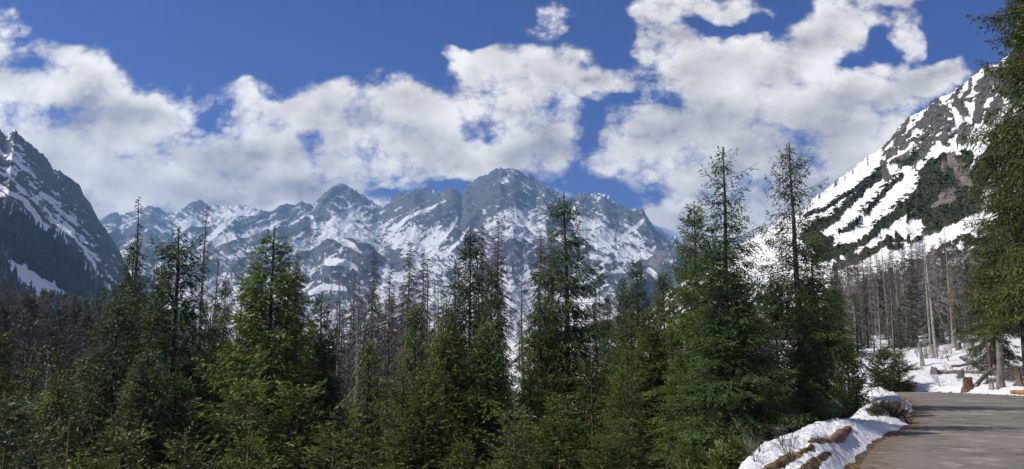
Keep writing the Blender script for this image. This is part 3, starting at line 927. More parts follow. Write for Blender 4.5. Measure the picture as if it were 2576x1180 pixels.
def make_conifer(name, seed, H, Lmax, prof, whorl=0.34, nb=6, start=0.03, el_top=35, el_bot=-18, droop=0.35, tipup=0.2, twig=0.085, kl=0.17, kw=0.022,
                 hang=0.35, gap=0.04, lenvar=0.22, leader=0.35, r0=None, dead=False, split=False, trunk_sides=8, sway=0.012, step=0.085, topgap=0.0, subtwig=True):
    """returns (trunk mesh, crown mesh); crown holds branch wood (slot 1) and needles (slot 0)"""
    rng = np.random.default_rng(seed)
    r0 = r0 or H * 0.0115 + 0.02
    zz = np.linspace(-1.2, H, 26)
    sx = sway * H * fbm(zz * 0.09 + seed, zz * 0 + .5, seed, 2); sy = sway * H * fbm(zz * 0.09 - seed, zz * 0 + 4.5, seed + 3, 2)
    base = np.interp(0, zz, sx), np.interp(0, zz, sy)
    sx = sx - base[0]; sy = sy - base[1]
    tr = Buf()
    rr = r0 * np.clip(1 - zz / H, 0.0, 1.2) ** 0.85 + 0.008
    rr = rr * (1 + 0.35 * np.exp(-np.clip(zz, 0, None) / 0.35))
    tube_into(tr, np.stack([sx, sy, zz], -1), rr, trunk_sides)
    tm = tr.mesh(name + '_trunk', [M['bark']], True)
    cr = Buf()
    pieces = []
    h = H * start
    hs = []
    while h < H - leader:
        hs.append(h)
        h += whorl * (0.55 + 0.75 * rng.random()) * (0.45 + 0.55 * min(1.0, 2.2 * (H - h) / H))
    for h in hs:
        f = (H - h) / (H * (1 - start))
        k = max(2, int(round(nb * (0.7 + 0.6 * rng.random()) * (0.65 + .35 * min(1, f * 3)))))
        a0 = rng.random() * 6.283
        for q in range(k):
            if rng.random() < gap:
                continue
            a = a0 + q * 6.283 / k + rng.normal() * 0.3
            if split:
                cr = Buf(); pieces.append(cr)
            L = Lmax * prof(f) * (1 + lenvar * rng.normal())
            if L < 0.10:
                L = 0.10 + .1 * rng.random()
            e = math.radians(el_top + (el_bot - el_top) * min(1, f * 1.35) ** 0.7 + rng.normal() * 7)
            hh = h + rng.normal() * 0.10
            s = np.linspace(0, 1, 6)
            rad = L * s * math.cos(e) * (1 - .08 * s)
            zv = L * (math.sin(e) * s - droop * s ** 2 * min(1, f * 2) + tipup * s ** 3)
            bend = rng.normal() * 0.18 * L
            ca, sa = math.cos(a), math.sin(a)
            bx = np.interp(hh, zz, sx); by = np.interp(hh, zz, sy)
            pts = np.stack([bx + rad * ca - sa * bend * s ** 2, by + rad * sa + ca * bend * s ** 2, hh + zv], -1)
            br = (0.006 + 0.011 * L) * (1 - 0.85 * s) * (0.8 if not dead else 1.5) + (0.002 if not dead else .008)
            tube_into(cr, pts, br, 3, 1, 0.1)
            n = max(3 if dead else 6, int(L / twig))
            ts = np.sort(rng.uniform(0.08 if not dead else .15, 1.0, n))
            pos = np.stack([np.interp(ts, s, pts[:, c]) for c in range(3)], -1)
            tg = unit(np.stack([np.interp(ts, s, np.gradient(pts[:, c])) for c in range(3)], -1))
            sd = np.where(np.arange(n) % 2 == 0, 1.0, -1.0)
            lat = unit(np.cross(tg, np.array([0, 0, 1.0]))) * sd[:, None]
            tl = (0.42 * L * (1 - ts) ** 0.8 + 0.13) * rng.uniform(.55, 1.15, n)
            tl = np.minimum(tl, 0.75)
            dr = unit(tg * rng.uniform(.45, 1.0, (n, 1)) + lat * rng.uniform(.5, 1.0, (n, 1)) + np.array([0, 0, -1.0]) * (hang * rng.uniform(.2, 1.6, (n, 1))) + rng.normal(size=(n, 3)) * .15)
            if dead:
                # bare hanging twigs
                nrm = unit(np.cross(dr, rng.normal(size=(n, 3))))
                w = kw
                v = np.stack([pos - nrm * w, pos + nrm * w, pos + dr * tl[:, None] + nrm * w * .4, pos + dr * tl[:, None] - nrm * w * .4], 1)
                cr.add(v.reshape(-1, 3), np.arange(n * 4).reshape(n, 4), 1, 0.2)
                if subtwig:
                    t2 = rng.uniform(.3, .9, (n, 1))
                    p2 = pos + dr * tl[:, None] * t2
                    d2 = unit(dr + rng.normal(size=(n, 3)) * .7 + np.array([0, 0, -.3]))
                    l2 = tl[:, None] * .6
                    v = np.stack([p2 - nrm * w * .7, p2 + nrm * w * .7, p2 + d2 * l2, p2 + d2 * l2], 1)
                    cr.add(v.reshape(-1, 3), np.arange(n * 4).reshape(n, 4), 1, 0.2)
                continue
            # needle sprays along every twig
            cnt = np.maximum(1, (tl / step).astype(int))
            idx = np.repeat(np.arange(n), cnt)
            fr = (np.concatenate([np.arange(c) / c for c in cnt]) + rng.random(len(idx)) * .3)
            org = pos[idx] + dr[idx] * (tl[idx] * fr)[:, None]
            sd2 = np.where(rng.random(len(idx)) < .5, 1.0, -1.0)[:, None]
            lat2 = unit(np.cross(dr[idx], np.array([0, 0, 1.0]) + rng.normal(size=(len(idx), 3)) * .3)) * sd2
            kd = unit(dr[idx] + lat2 * rng.uniform(.1, .9, (len(idx), 1)) + rng.normal(size=(len(idx), 3)) * .18 - np.array([0, 0, .15]))
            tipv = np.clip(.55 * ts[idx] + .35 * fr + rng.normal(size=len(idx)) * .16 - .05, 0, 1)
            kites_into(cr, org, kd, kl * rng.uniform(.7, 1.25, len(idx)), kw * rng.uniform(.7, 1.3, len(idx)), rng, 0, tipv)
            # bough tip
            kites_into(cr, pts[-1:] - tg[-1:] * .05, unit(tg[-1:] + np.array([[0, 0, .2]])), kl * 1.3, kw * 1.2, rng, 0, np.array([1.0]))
    if dead and not split:
        tube_into(cr, np.stack([sx, sy, zz], -1)[3:], rr[3:] * .3, 4, 1, 0.1)
    if not dead:
        # leader shoot
        tz = np.linspace(H - leader * 1.3, H - .02, 14)
        org = np.stack([np.interp(tz, zz, sx), np.interp(tz, zz, sy), tz], -1)
        org = np.repeat(org, 3, 0)
        d = rng.normal(size=(len(org), 3)) * .5; d[:, 2] = .8
        kites_into(cr, org, unit(d), kl * .6, kw * .8, rng, 0, np.full(len(org), .8))
    if split:
        return tm, [p_.mesh(name + '_branch', [M['deadbark'], M['deadbark']]) for p_ in pieces]
    cm = cr.mesh(name + '_crown', [M['spruce'], M['deadbark'] if dead else M['bark']])
    return tm, cm


def p_cone(f):
    return min(1.0, 0.05 + 1.15 * f ** 0.85)


def p_full(f):
    return min(1.0, 0.06 + 1.5 * f ** 0.8)


def p_spire(f):
    return min(1.0, 0.07 + 1.0 * f ** 0.75)


def p_dead(f):
    return 0.16 + 0.84 * min(1, f * 1.6) * (1 if f < .8 else .8)


P = {}
for i in range(3):
    P['dense%d' % i] = make_conifer('dense_spruce', 100 + i, 13.0, 2.6, p_cone, whorl=.33, nb=8, el_bot=-22, droop=.30, tipup=.28, twig=.072, kl=.125, kw=.0165, hang=.65, step=.030)
for i in range(2):
    P['young%d' % i] = make_conifer('young_spruce', 120 + i, 6.0, 1.65, p_cone, whorl=.28, nb=7, el_top=45, el_bot=-5, droop=.15, tipup=.22, twig=.06, kl=.085, kw=.0115, hang=.2, leader=.25, step=.026, r0=.045)
    P['yleader%d' % i] = make_conifer('leader_spruce', 125 + i, 6.0, 1.6, p_cone, whorl=.28, nb=7, el_top=50, el_bot=-5, droop=.15, tipup=.22, twig=.06, kl=.085, kw=.0115, hang=.2, leader=.7, step=.026, r0=.045)
for i in range(2):
    P['bushy%d' % i] = make_conifer('bushy_spruce', 130 + i, 1.9, .85, p_full, whorl=.12, nb=7, el_top=55, el_bot=5, droop=.1, tipup=.25, twig=.035, kl=.08, kw=.012, hang=.25, leader=.12, step=.028, r0=.035)
for i in range(2):
    P['droopy%d' % i] = make_conifer('drooping_spruce', 140 + i, 17.0, 2.9, p_spire, whorl=.42, nb=6, start=.12, el_top=25, el_bot=-26, droop=.34, tipup=.34, twig=.06, kl=.13, kw=.017, hang=1.1, step=.032, gap=.12, lenvar=.28)
for i in range(2):
    P['open%d' % i] = make_conifer('open_spruce', 160 + i, 16.0, 2.8, p_spire, whorl=.44, nb=6, start=.10, el_top=25, el_bot=-16, droop=.28, tipup=.34, twig=.07, kl=.14, kw=.019, hang=1.25, gap=.05, lenvar=.30, leader=.28, step=.06)
for i in range(3):
    P['dead%d' % i] = make_conifer('dead_spruce', 180 + i, 22.0, 1.75, p_dead, whorl=.36, nb=6, start=.20, el_top=5, el_bot=-30, droop=.30, tipup=.12, twig=.12, kw=.028, hang=1.0, gap=.12, lenvar=.45, leader=.15, dead=True, r0=.23)
for i in range(2):
    P['thicket%d' % i] = make_conifer('twiggy_spruce', 185 + i, 18.0, 1.9, p_dead, whorl=.40, nb=5, start=.08, el_top=10, el_bot=-25, droop=.25, tipup=.15, twig=.11, kw=.022, hang=.8, gap=.08, lenvar=.4, leader=.15, dead=True, r0=.17)
for i in range(2):
    P['bare%d' % i] = make_conifer('bare_spruce', 190 + i, 22.0, 1.0, p_dead, whorl=.42, nb=4, start=.30, el_top=0, el_bot=-25, droop=.35, tipup=.10, twig=.16, kw=.028, hang=.9, gap=.25, lenvar=.5, leader=.15, dead=True, r0=.29, subtwig=False)
for i in range(2):
    P['pole%d' % i] = make_conifer('bare_pole', 196 + i, 15.0, .75, p_dead, whorl=.8, nb=3, start=.30, el_top=10, el_bot=-15, droop=.2, tipup=.0, twig=.4, kw=.012, hang=.6, gap=.3, lenvar=.7, leader=.1, dead=True, r0=.17, subtwig=False, split=True)
for i in range(2):
    P['far%d' % i] = make_conifer('distant_spruce', 210 + i, 17.0, 2.3, p_spire, whorl=.62, nb=6, el_bot=-22, droop=.3, tipup=.3, twig=.22, kl=.42, kw=.07, hang=.5, step=.25, trunk_sides=5)
for i in range(2):
    P['big%d' % i] = make_conifer('big_spruce', 230 + i, 21.0, 3.3, p_spire, whorl=.30, nb=8, start=(.25, .31)[i], el_top=25, el_bot=-24, droop=.34, tipup=.36, twig=.05, kl=.14, kw=.020, hang=1.0, gap=.10, lenvar=.28, step=.055)


def tree(px, py, D, kind, mat, label, cat='spruce', name='spruce_tree', group=None, w=1.0, rot=None, bark=None, lean=0.0, extra=0.0):
    """one tree whose top shows at a picture point, D metres ahead; stands on the ground there"""
    x, y, zt = at(px, py, D)
    zb = float(ground_z(x, y)) - 0.15 - extra
    tm, cm = P[kind]
    H0 = {'d': 13.0, 'y': 6.0}.get(kind[0], 22.0)
    H0 = max(v.co.z for v in tm.vertices) if 'H' not in tm else tm['H']
    tm['H'] = H0
    sc = (zt - zb) / H0
    rnd = random.Random(int(px * 131 + py * 17))
    root = empty(name, (x, y, zb), label, cat, group, rnd.random() * 6.283 if rot is None else rot)
    w = w * (.88 if kind.startswith('dense') else 1.0)
    wx_ = w * (sc ** 0.6 if kind[0] != 'y' else sc ** .8)
    root.scale = (wx_, wx_, sc)
    if lean:
        root.rotation_euler = (0, math.radians(lean), root.rotation_euler[2])
    a = link('trunk', tm, root, mat=M[bark] if bark else M['leader' if kind[0] == 'y' else 'bark'])
    if isinstance(cm, list):
        for c_ in cm:
            b = link('branch', c_, root)
            if bark:
                b.material_slots[1].link = 'OBJECT'
                b.material_slots[1].material = M[bark]
        return root
    b = link('crown' if mat else 'branches', cm, root, mat=M[mat] if mat else M['deadbark'])
    if bark and not mat:
        b.material_slots[1].link = 'OBJECT'
        b.material_slots[1].material = M[bark]
    return root


def dead(px, py, D, kind, label, group=None, w=1.0, bark='deadbark', lean=0.0):
    return tree(px, py, D, kind, None, label, 'dead tree', 'dead_tree', group, w, None, bark, lean)


# ------------------------------------------------------------------ the named trees, left to right
tree(12, 398, 15, 'young0', 'grey', 'young grey green spruce low in the bottom left corner', w=1.1)
tree(40, 425, 12, 'young1', 'grey', 'small bushy spruce just right of the one in the bottom left corner', w=1.0)
tree(72, 418, 9, 'yleader0', 'light', 'sapling spruce with a bare tan leader near the bottom left', w=.8)
tree(118, 292, 19.44, 'dense1', 'grey', 'broad pale grey green spruce in front of the brown dying wood', w=1.15)
tree(136, 236, 32.4, 'dense0', 'dark', 'slim dark spruce left of the tall leaning dead trunk', w=.75)
tree(160, 262, 28.8, 'dense2', 'dark', 'slim dark spruce with bare leader between dead trunk and drooping spruce', w=.7)
tree(95, 345, 20, 'dense2', 'grey', 'pale green bushy spruce at the left, below the broad grey green spruce', w=1.0)
tree(181, 228, 20.88, 'droopy0', 'dark', 'dark spruce with sagging open boughs and bare top at the left', w=1.15)
tree(150, 345, 16.56, 'dense0', 'grey', 'hazy grey green spruce at the foot of the dark sagging spruce', w=1.0)
tree(213, 305, 31.68, 'open1', 'dark', 'thin dark spruce right of the dark sagging spruce', w=.8)
tree(226, 275, 55, 'dense1', 'dark', 'small slim dark spruce before the snow streaked range at the left', w=.75)
tree(240, 330, 21.6, 'dense2', 'spruce', 'mid green spruce filling the gap left of the large bright spruce', w=.9)
tree(275, 227, 18.72, 'dense0', 'spruce', 'large bright green spruce with knobbly pointed top left of centre', w=1.25)
tree(259, 262, 22.32, 'dense1', 'spruce', 'green spruce with a bare pole like leader left of the large bright one', w=.8)
tree(293, 262, 20.16, 'dense2', 'spruce', 'green spruce with bare leader just right of the large bright one', w=.95)
tree(245, 372, 17, 'young1', 'light', 'bright young spruce low at the foot of the large bright one', w=1.15)
tree(300, 385, 17, 'young0', 'spruce', 'bushy young spruce low right of the large bright one', w=1.2)
tree(322, 292, 27.36, 'dense0', 'dark', 'green spruce with twin bare leaders left of the grey dead grove', w=.95)
tree(328, 330, 20.16, 'dense2', 'dark', 'shaded spruce standing below the twin leader spruce', w=.85)
tree(369, 338, 24.48, 'dense1', 'spruce', 'narrow green spruce in front of the pale dead trunks', w=.85)
tree(345, 412, 17, 'young0', 'spruce', 'bushy spruce at the bottom left of the narrow green spruce', w=1.1)
tree(418, 300, 28.8, 'dense2', 'spruce', 'green spruce below the reddish dead tops left of centre', w=.85)
tree(403, 345, 16.56, 'yleader1', 'light', 'tall young spruce with long tan leader left of centre', w=.8)
tree(445, 300, 18, 'dense0', 'spruce', 'bright spruce in front of the dark central group', w=.95)
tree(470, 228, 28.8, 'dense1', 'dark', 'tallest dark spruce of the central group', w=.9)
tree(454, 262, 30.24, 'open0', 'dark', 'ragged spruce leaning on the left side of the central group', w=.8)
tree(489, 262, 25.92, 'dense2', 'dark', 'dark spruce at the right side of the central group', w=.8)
tree(489, 318, 18, 'dense0', 'spruce', 'bright spruce with thin bare leader in the middle of the picture', w=1.0)
tree(425, 385, 16, 'young1', 'spruce', 'bushy young spruce at the bottom left of the picture middle', w=1.2)
tree(465, 375, 18, 'young0', 'spruce', 'dense young spruce below the central group', w=1.2)
tree(515, 392, 13.5, 'yleader1', 'light', 'yellowish young spruce with orange leader at the bottom middle', w=.9)
tree(563, 192, 22.32, 'droopy1', 'dark', 'tall dark spruce with needle thin top and long drooping boughs at the centre', w=1.05)
tree(540, 300, 21.6, 'dense1', 'spruce', 'green spruce half hidden left of the tall drooping spruce', w=.9)
tree(560, 395, 17, 'young0', 'spruce', 'bushy spruce in front of the foot of the tall drooping spruce', w=1.2)
tree(592, 345, 20, 'yleader0', 'spruce', 'young spruce with tan leader right of the tall drooping spruce', w=.95)
tree(608, 296, 50, 'dense2', 'dark', 'small dark spruce with fine top right of the tall drooping spruce', w=.8)
tree(623, 274, 34.56, 'dense0', 'dark', 'slim dark spruce left of its slightly taller twin', w=.8)
tree(637, 258, 33.12, 'dense1', 'dark', 'dark spruce with sharp twiggy tip, taller of two twins', w=.9)
tree(664, 270, 30.24, 'dense2', 'spruce', 'spruce between the twin dark spruces and the tall tan stemmed one', w=.95)
tree(627, 361, 16, 'yleader1', 'light', 'young spruce with crooked orange leader in the low right middle', w=.95)
tree(649, 308, 18.72, 'dense0', 'spruce', 'spruce with orange tip behind the young crooked leader', w=.95)
tree(662, 328, 20, 'yleader0', 'spruce', 'young spruce with tall straight tan leader', w=.95)
tree(694, 202, 19, 'dense1', 'spruce', 'tall spruce with tan stem left of the lone sparse spire', w=1.0)
tree(723, 148, 15.5, 'open0', 'dark', 'tall lone sparse spire standing against the cloud', w=.92)
tree(722, 246, 14.5, 'dense2', 'dark', 'bulky dark spruce below the tall lone sparse spire', w=1.2)
tree(741, 285, 25.2, 'dense0', 'dark', 'dark spruce wedged right of the bulky dark one', w=1.0)
tree(680, 350, 17, 'dense1', 'spruce', 'green spruce low in front of the bulky dark one', w=1.0)
tree(730, 345, 15.84, 'dense2', 'dark', 'shadowy spruce near the brush heap', w=1.05)
tree(790, 144, 22, 'open1', 'dark', 'tall sparse spruce with ragged crown before the right slope', w=1.0)
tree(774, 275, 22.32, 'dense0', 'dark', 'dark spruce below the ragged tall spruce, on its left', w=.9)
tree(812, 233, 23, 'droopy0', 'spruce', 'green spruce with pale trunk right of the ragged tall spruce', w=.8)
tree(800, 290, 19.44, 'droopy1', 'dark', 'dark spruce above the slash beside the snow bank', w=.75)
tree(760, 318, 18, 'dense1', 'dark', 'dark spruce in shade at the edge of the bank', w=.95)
tree(833, 265, 58, 'dense2', 'dark', 'distant dark spruce left of the grey dead wood', w=.8)
tree(846, 345, 20.5, 'bushy0', 'dark', 'small spruce on the snow bank beside the road bend', w=.5)
tree(883, 350, 36, 'bushy0', 'olivedark', 'left one of two bushy young spruces behind the road bend', w=.85)
tree(898, 354, 36.5, 'bushy1', 'spruce', 'right one of two bushy young spruces behind the road bend', w=.8)
tree(1046, -170, 19, 'big0', 'olivedark', 'huge dark olive spruce cut off by the right picture edge', w=.9)
tree(1003, 112, 28, 'big1', 'olivedark', 'broad dark spruce whose bare trunk stands by the tall snag', w=1.0)
tree(1024, -30, 25, 'big1', 'dark', 'dark spruce between the huge edge spruce and the broad dark one', w=.75, rot=2.2)
tree(984, 215, 40, 'droopy1', 'dark', 'spruce behind the broad dark one at the clearing edge', w=.85)

# tall and bare trees against the range
dead(151, 197, 62, 'bare0', 'tall bare dead spruce leaning slightly, highest on the left', lean=1.5, w=1.1)
dead(209, 205, 62, 'bare1', 'tall thin dead spruce right of the dark sagging spruce', w=.9)
dead(163, 250, 55, 'pole0', 'short bare pole between the leaning dead spruce and dark sagging spruce')
dead(217, 258, 62, 'bare1', 'slender dead spruce just right of the tall thin dead one', w=.8)
dead(243, 268, 66, 'bare0', 'slender dead spruce left of the large bright spruce', w=.7)
dead(300, 250, 60, 'dead1', 'dark twiggy dead spruce right of the large bright spruce', w=.8)
dead(346, 275, 75, 'bare0', 'dark dead spruce at the left end of the grey dead grove', lean=1.5)
dead(355, 273, 85, 'dead1', 'thin dead spruce second from the left in the grey dead grove', w=.8)
dead(361, 255, 72, 'bare1', 'dead spruce with long pale grey trunk in the grove', bark='silver', w=.8, lean=.8)
dead(373, 246, 78, 'dead0', 'bushy dead spruce with fine hanging twigs, highest of the grove', w=1.1)
dead(389, 270, 76, 'dead2', 'dead spruce with regular short boughs in front of the bright gully', w=1.2)
dead(409, 239, 74, 'dead1', 'tall twiggy dead spruce right of the bright gully')
dead(402, 287, 80, 'pole1', 'thin bare pole right of the dead spruce with regular boughs')
dead(423, 249, 66, 'dead0', 'reddish dead spruce left one of a close pair', w=.8)
dead(428, 257, 70, 'bare0', 'reddish dead spruce right one of a close pair', w=.8)
dead(438, 287, 72, 'pole0', 'short bare pole right of the reddish close pair')
dead(454, 258, 60, 'pole1', 'bare pole left of the central dark group')
dead(482, 225, 55, 'dead2', 'twiggy dead spruce behind the central dark group', w=.8)
dead(499, 217, 58, 'dead0', 'tall twiggy dead spruce right of the central dark group')
dead(522, 274, 62, 'bare1', 'slim bare dead spruce standing alone left of the tall drooping spruce', w=.9)
dead(538, 227, 58, 'dead1', 'rust tinged dead spruce left of the tall drooping spruce', w=1.1)
dead(551, 230, 60, 'dead2', 'dead spruce close behind the tall drooping spruce', w=.8)
dead(545, 255, 64, 'pole0', 'bare pole between the rust tinged and the drooping spruce')
dead(599, 276, 75, 'bare0', 'thin dead spruce right of the tall drooping spruce', w=.7)
dead(594, 292, 80, 'dead1', 'small dead spruce beside the thin one right of the tall drooping spruce', w=.7)
dead(640, 243, 52, 'pole1', 'bare thin tip rising above the twin dark spruces', w=.5)

# barkless trunks at the clearing on the right
dead(927, 236, 50, 'pole0', 'thick pale barkless trunk at the clearing, widest of all', bark='silver', w=.85, lean=1.6)
dead(921, 228, 58, 'pole1', 'grey barkless trunk just behind the thick pale one', bark='silver', w=.6, lean=1.0)
dead(943, 221, 58, 'pole1', 'slim leaning trunk whose bark is peeled to orange wood', bark='peeled', w=.62, lean=1.2)
dead(880, 219, 66, 'pole0', 'tall slim grey trunk in front of the dead wood', bark='silver', w=.55, lean=.6)
dead(868, 258, 60, 'pole1', 'grey trunk with reddish neighbours left of the tall slim one', bark='silver', w=.5, lean=.6)
dead(894, 266, 62, 'pole1', 'pale slim trunk right of the tall slim grey one', bark='silver', w=.45, lean=.6)
dead(851, 264, 62, 'pole0', 'white streaked trunk at the left end of the dead wood', bark='silver', w=.5)
dead(957, 250, 66, 'pole0', 'thin grey trunk right of the orange one', bark='silver', w=.45, lean=.5)

dead(46, 360, 24, 'pole1', 'pale snapped snag with bare side branches low on the left', bark='silver', w=1.1)
xa = at(16, 420, 21); xb = at(44, 402, 23)
log_later = (xa, xb)

# dying wood, filling trees
RND = random.Random(7)


def scatter(n, x0, x1, ytop, d0, d1, kinds, mats, label, group, cat='spruce', name='spruce_tree', jit=12, w0=.75, w1=1.05, barks=None, skip=()):
    for i in range(n):
        px = x0 + (x1 - x0) * (i + .5 + RND.uniform(-.45, .45)) / n
        py = np.interp(px, [p[0] for p in ytop], [p[1] for p in ytop]) + RND.uniform(-.6, 1.0) * jit
        D = RND.uniform(d0, d1)
        if any(a <= px <= b and py < c for a, b, c in skip):
            continue
        k = RND.choice(kinds)
        m = RND.choice(mats) if mats else None
        if m is None:
            dead(px, py, D, k, label, group, RND.uniform(w0, w1), RND.choice(barks or ['deadbark']), RND.uniform(-1, 1.5))
        else:
            tree(px, py, D, k, m, label, cat, name, group, RND.uniform(w0, w1))


scatter(24, -40, 112, [(-40, 270), (20, 278), (60, 296), (112, 318)], 62, 110, ['dead0', 'thicket0', 'thicket1'], None, 'brown twiggy dying spruce in the wood at the left edge', 'brown dying wood at the left edge', w0=1.1, w1=1.5, jit=10)
scatter(14, -40, 120, [(-40, 300), (20, 300), (60, 308), (120, 318)], 58, 100, ['far0', 'far1'], ['brown'], 'dull brown spruce losing its needles in the wood at the left edge', 'brown dying wood at the left edge', jit=14)
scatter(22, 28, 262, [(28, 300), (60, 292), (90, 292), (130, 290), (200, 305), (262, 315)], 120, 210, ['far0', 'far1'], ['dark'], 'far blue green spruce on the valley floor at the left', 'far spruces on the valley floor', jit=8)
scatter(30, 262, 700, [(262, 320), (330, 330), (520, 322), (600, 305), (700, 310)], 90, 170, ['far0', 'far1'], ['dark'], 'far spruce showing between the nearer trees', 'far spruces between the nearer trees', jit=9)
scatter(26, 335, 460, [(335, 305), (370, 290), (400, 300), (460, 300)], 80, 115, ['dead0', 'thicket1', 'thicket0', 'bare0'], None, 'grey brown bare spruce in the depth of the dead grove', 'dead grove left of centre', jit=18, w0=.8, w1=1.2)
scatter(56, 830, 985, [(830, 268), (860, 256), (900, 250), (930, 242), (975, 248)], 62, 105, ['dead0', 'thicket0', 'thicket1'], None, 'grey twiggy dead spruce in the wood above the clearing', 'dead wood above the clearing', jit=16, w0=.8, w1=1.15, barks=['deadbark', 'silver', 'silver'])
scatter(30, 820, 985, [(820, 300), (985, 298)], 58, 100, ['far0', 'far1'], ['dark'], 'dark living spruce among the dead trees above the clearing', 'living spruces above the clearing', jit=22)
scatter(10, 845, 965, [(845, 285), (965, 270)], 58, 75, ['pole0', 'pole1'], None, 'thin pale bare trunk among the dead trees above the clearing', 'bare trunks above the clearing', jit=18, barks=['silver', 'deadbark'], w0=.6, w1=.8)
scatter(30, -30, 800, [(-30, 372), (100, 372), (400, 368), (800, 350)], 16, 22, ['dense0', 'dense1', 'dense2'], ['spruce', 'dark', 'spruce'], 'green spruce filling the lower part of the stand', 'spruces in the lower part of the stand', jit=16, w0=.85, w1=1.05, skip=((335, 412, 396), (498, 532, 372), (740, 900, 400)))
scatter(34, -30, 830, [(-30, 330), (100, 340), (230, 325), (340, 335), (520, 325), (640, 305), (830, 300)], 25, 42, ['dense0', 'dense1', 'dense2', 'open0'], ['dark', 'spruce'], 'dark green spruce in the second row of the stand', 'spruces in the second row of the stand', jit=14, w0=.8, w1=1.0, skip=((332, 416, 420), (500, 534, 420), (700, 900, 420)))
scatter(13, -20, 720, [(-20, 430), (300, 425), (720, 425)], 12, 17, ['young0', 'young1'], ['spruce', 'light', 'spruce'], 'low bushy young spruce at the bottom edge of the stand', 'young spruces at the bottom edge', jit=14, w0=1.0, w1=1.3)


# wooded foot of the left shoulder: one mass of small trees
def build_far_wood():
    X, Y, Z, px, py, T, at_ = SHOULDER
    rng = np.random.default_rng(5)
    fl = left_forest_line(px)
    ok = (py > fl - 1) & (px > -60) & (px < 140) & (py < 335) & (T < 1) & (T > .02)
    av = np.minimum(poly_dist(px, py, c3([(30, 780), (60, 870), (120, 920), (220, 985), (330, 1045), (440, 1095)]), [1.6, 2.6, 3.6, 4.6, 4.2, 1.8]), poly_dist(px, py, c3([(90, 960), (160, 1050), (240, 1110)]), [2, 5, 6]))
    av = np.minimum(av, poly_dist(px, py, c3([(340, 850), (345, 1000)]), [1.2, 1.4]))
    av2 = poly_dist(px, py - 7, c3([(30, 780), (60, 870), (120, 920), (220, 985), (330, 1045), (440, 1095)]), [4, 6, 8, 9, 8, 4])
    ok &= (av > 1.5) & (av2 > 1.0)
    ok &= rng.random(px.shape) < np.clip((py - fl + 4) / 10, 0.15, 1.0)
    ii = np.argwhere(ok)
    sel = ii[rng.choice(len(ii), min(5200, len(ii)), replace=False)]
    buf = Buf()
    n = len(sel)
    c = np.stack([X[sel[:, 0], sel[:, 1]], Y[sel[:, 0], sel[:, 1]], Z[sel[:, 0], sel[:, 1]]], -1)
    c = c + np.concatenate([rng.normal(size=(n, 2)) * 3, np.zeros((n, 1))], 1)
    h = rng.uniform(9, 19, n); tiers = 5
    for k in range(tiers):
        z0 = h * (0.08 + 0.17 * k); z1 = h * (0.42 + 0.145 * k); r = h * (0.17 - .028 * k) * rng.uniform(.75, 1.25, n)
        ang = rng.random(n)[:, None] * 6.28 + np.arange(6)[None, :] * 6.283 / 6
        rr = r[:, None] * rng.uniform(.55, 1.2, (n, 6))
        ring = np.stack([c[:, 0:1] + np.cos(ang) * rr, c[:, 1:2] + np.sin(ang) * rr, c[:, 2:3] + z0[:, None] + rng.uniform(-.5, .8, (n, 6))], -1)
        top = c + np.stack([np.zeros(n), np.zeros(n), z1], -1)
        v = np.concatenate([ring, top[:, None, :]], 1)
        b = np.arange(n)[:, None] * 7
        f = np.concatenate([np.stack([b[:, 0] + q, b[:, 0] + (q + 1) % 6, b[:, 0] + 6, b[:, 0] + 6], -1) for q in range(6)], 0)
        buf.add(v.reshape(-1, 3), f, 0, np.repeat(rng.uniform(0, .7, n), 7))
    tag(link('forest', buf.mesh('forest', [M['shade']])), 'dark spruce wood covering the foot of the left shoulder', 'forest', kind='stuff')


build_far_wood()


# dwarf pine thickets and small trees on the slope: one mass of low bushes
def dist_of(c):
    return np.hypot(c[:, 0], c[:, 1])


def build_dwarf_pine():
    X, Y, Z, px, py, T, at_ = SLOPE
    rng = np.random.default_rng(15)
    veg = at_['veg'].reshape(px.shape); snow = at_['snow'].reshape(px.shape)
    ok = (px > 700) & (px < 1040) & (T < .995) & (T > .03) & (veg > .5) & (snow < .45) & (py > 40) & (py < 330)
    ii = np.argwhere(ok)
    dist = np.hypot(X, Y)[ok]
    p = dist ** 2.4; p = p / p.sum()
    sel = ii[rng.choice(len(ii), min(10000, len(ii)), replace=False, p=p)]
    n = len(sel)
    c = np.stack([X[sel[:, 0], sel[:, 1]], Y[sel[:, 0], sel[:, 1]], Z[sel[:, 0], sel[:, 1]]], -1)
    c = c + np.concatenate([rng.normal(size=(n, 2)) * .8, np.zeros((n, 1))], 1)
    r = rng.uniform(.7, 2.1, n); hh = r * rng.uniform(.6, 1.3, n)
    tall = (rng.random(n) < .0)
    r = np.clip(r * dist_of(c) / 600.0, .4, 2.2); hh = r * rng.uniform(.35, .75, n)
    hh = np.where(tall, rng.uniform(2, 4, n), hh); r = np.where(tall, hh * .24, r)
    buf = Buf()
    m = 7
    ang = rng.random(n)[:, None] * 6.28 + np.arange(m)[None, :] * 6.283 / m
    rr = r[:, None] * rng.uniform(.6, 1.25, (n, m))
    ring = np.stack([c[:, 0:1] + np.cos(ang) * rr, c[:, 1:2] + np.sin(ang) * rr, c[:, 2:3] + rng.uniform(-.3, .25, (n, m)) * r[:, None]], -1)
    top = c + np.stack([rng.normal(size=n) * .2, rng.normal(size=n) * .2, hh], -1)
    v = np.concatenate([ring, top[:, None, :]], 1)
    b = np.arange(n) * (m + 1)
    f = np.concatenate([np.stack([b + q, b + (q + 1) % m, b + m, b + m], -1) for q in range(m)], 0)
    buf.add(v.reshape(-1, 3), f, 0, np.repeat(rng.uniform(0, .8, n), m + 1))
    tag(link('shrubbery', buf.mesh('shrubbery', [M['scrub']])), 'dwarf pine thickets in strips on the snowy slope', 'shrubbery', kind='stuff')


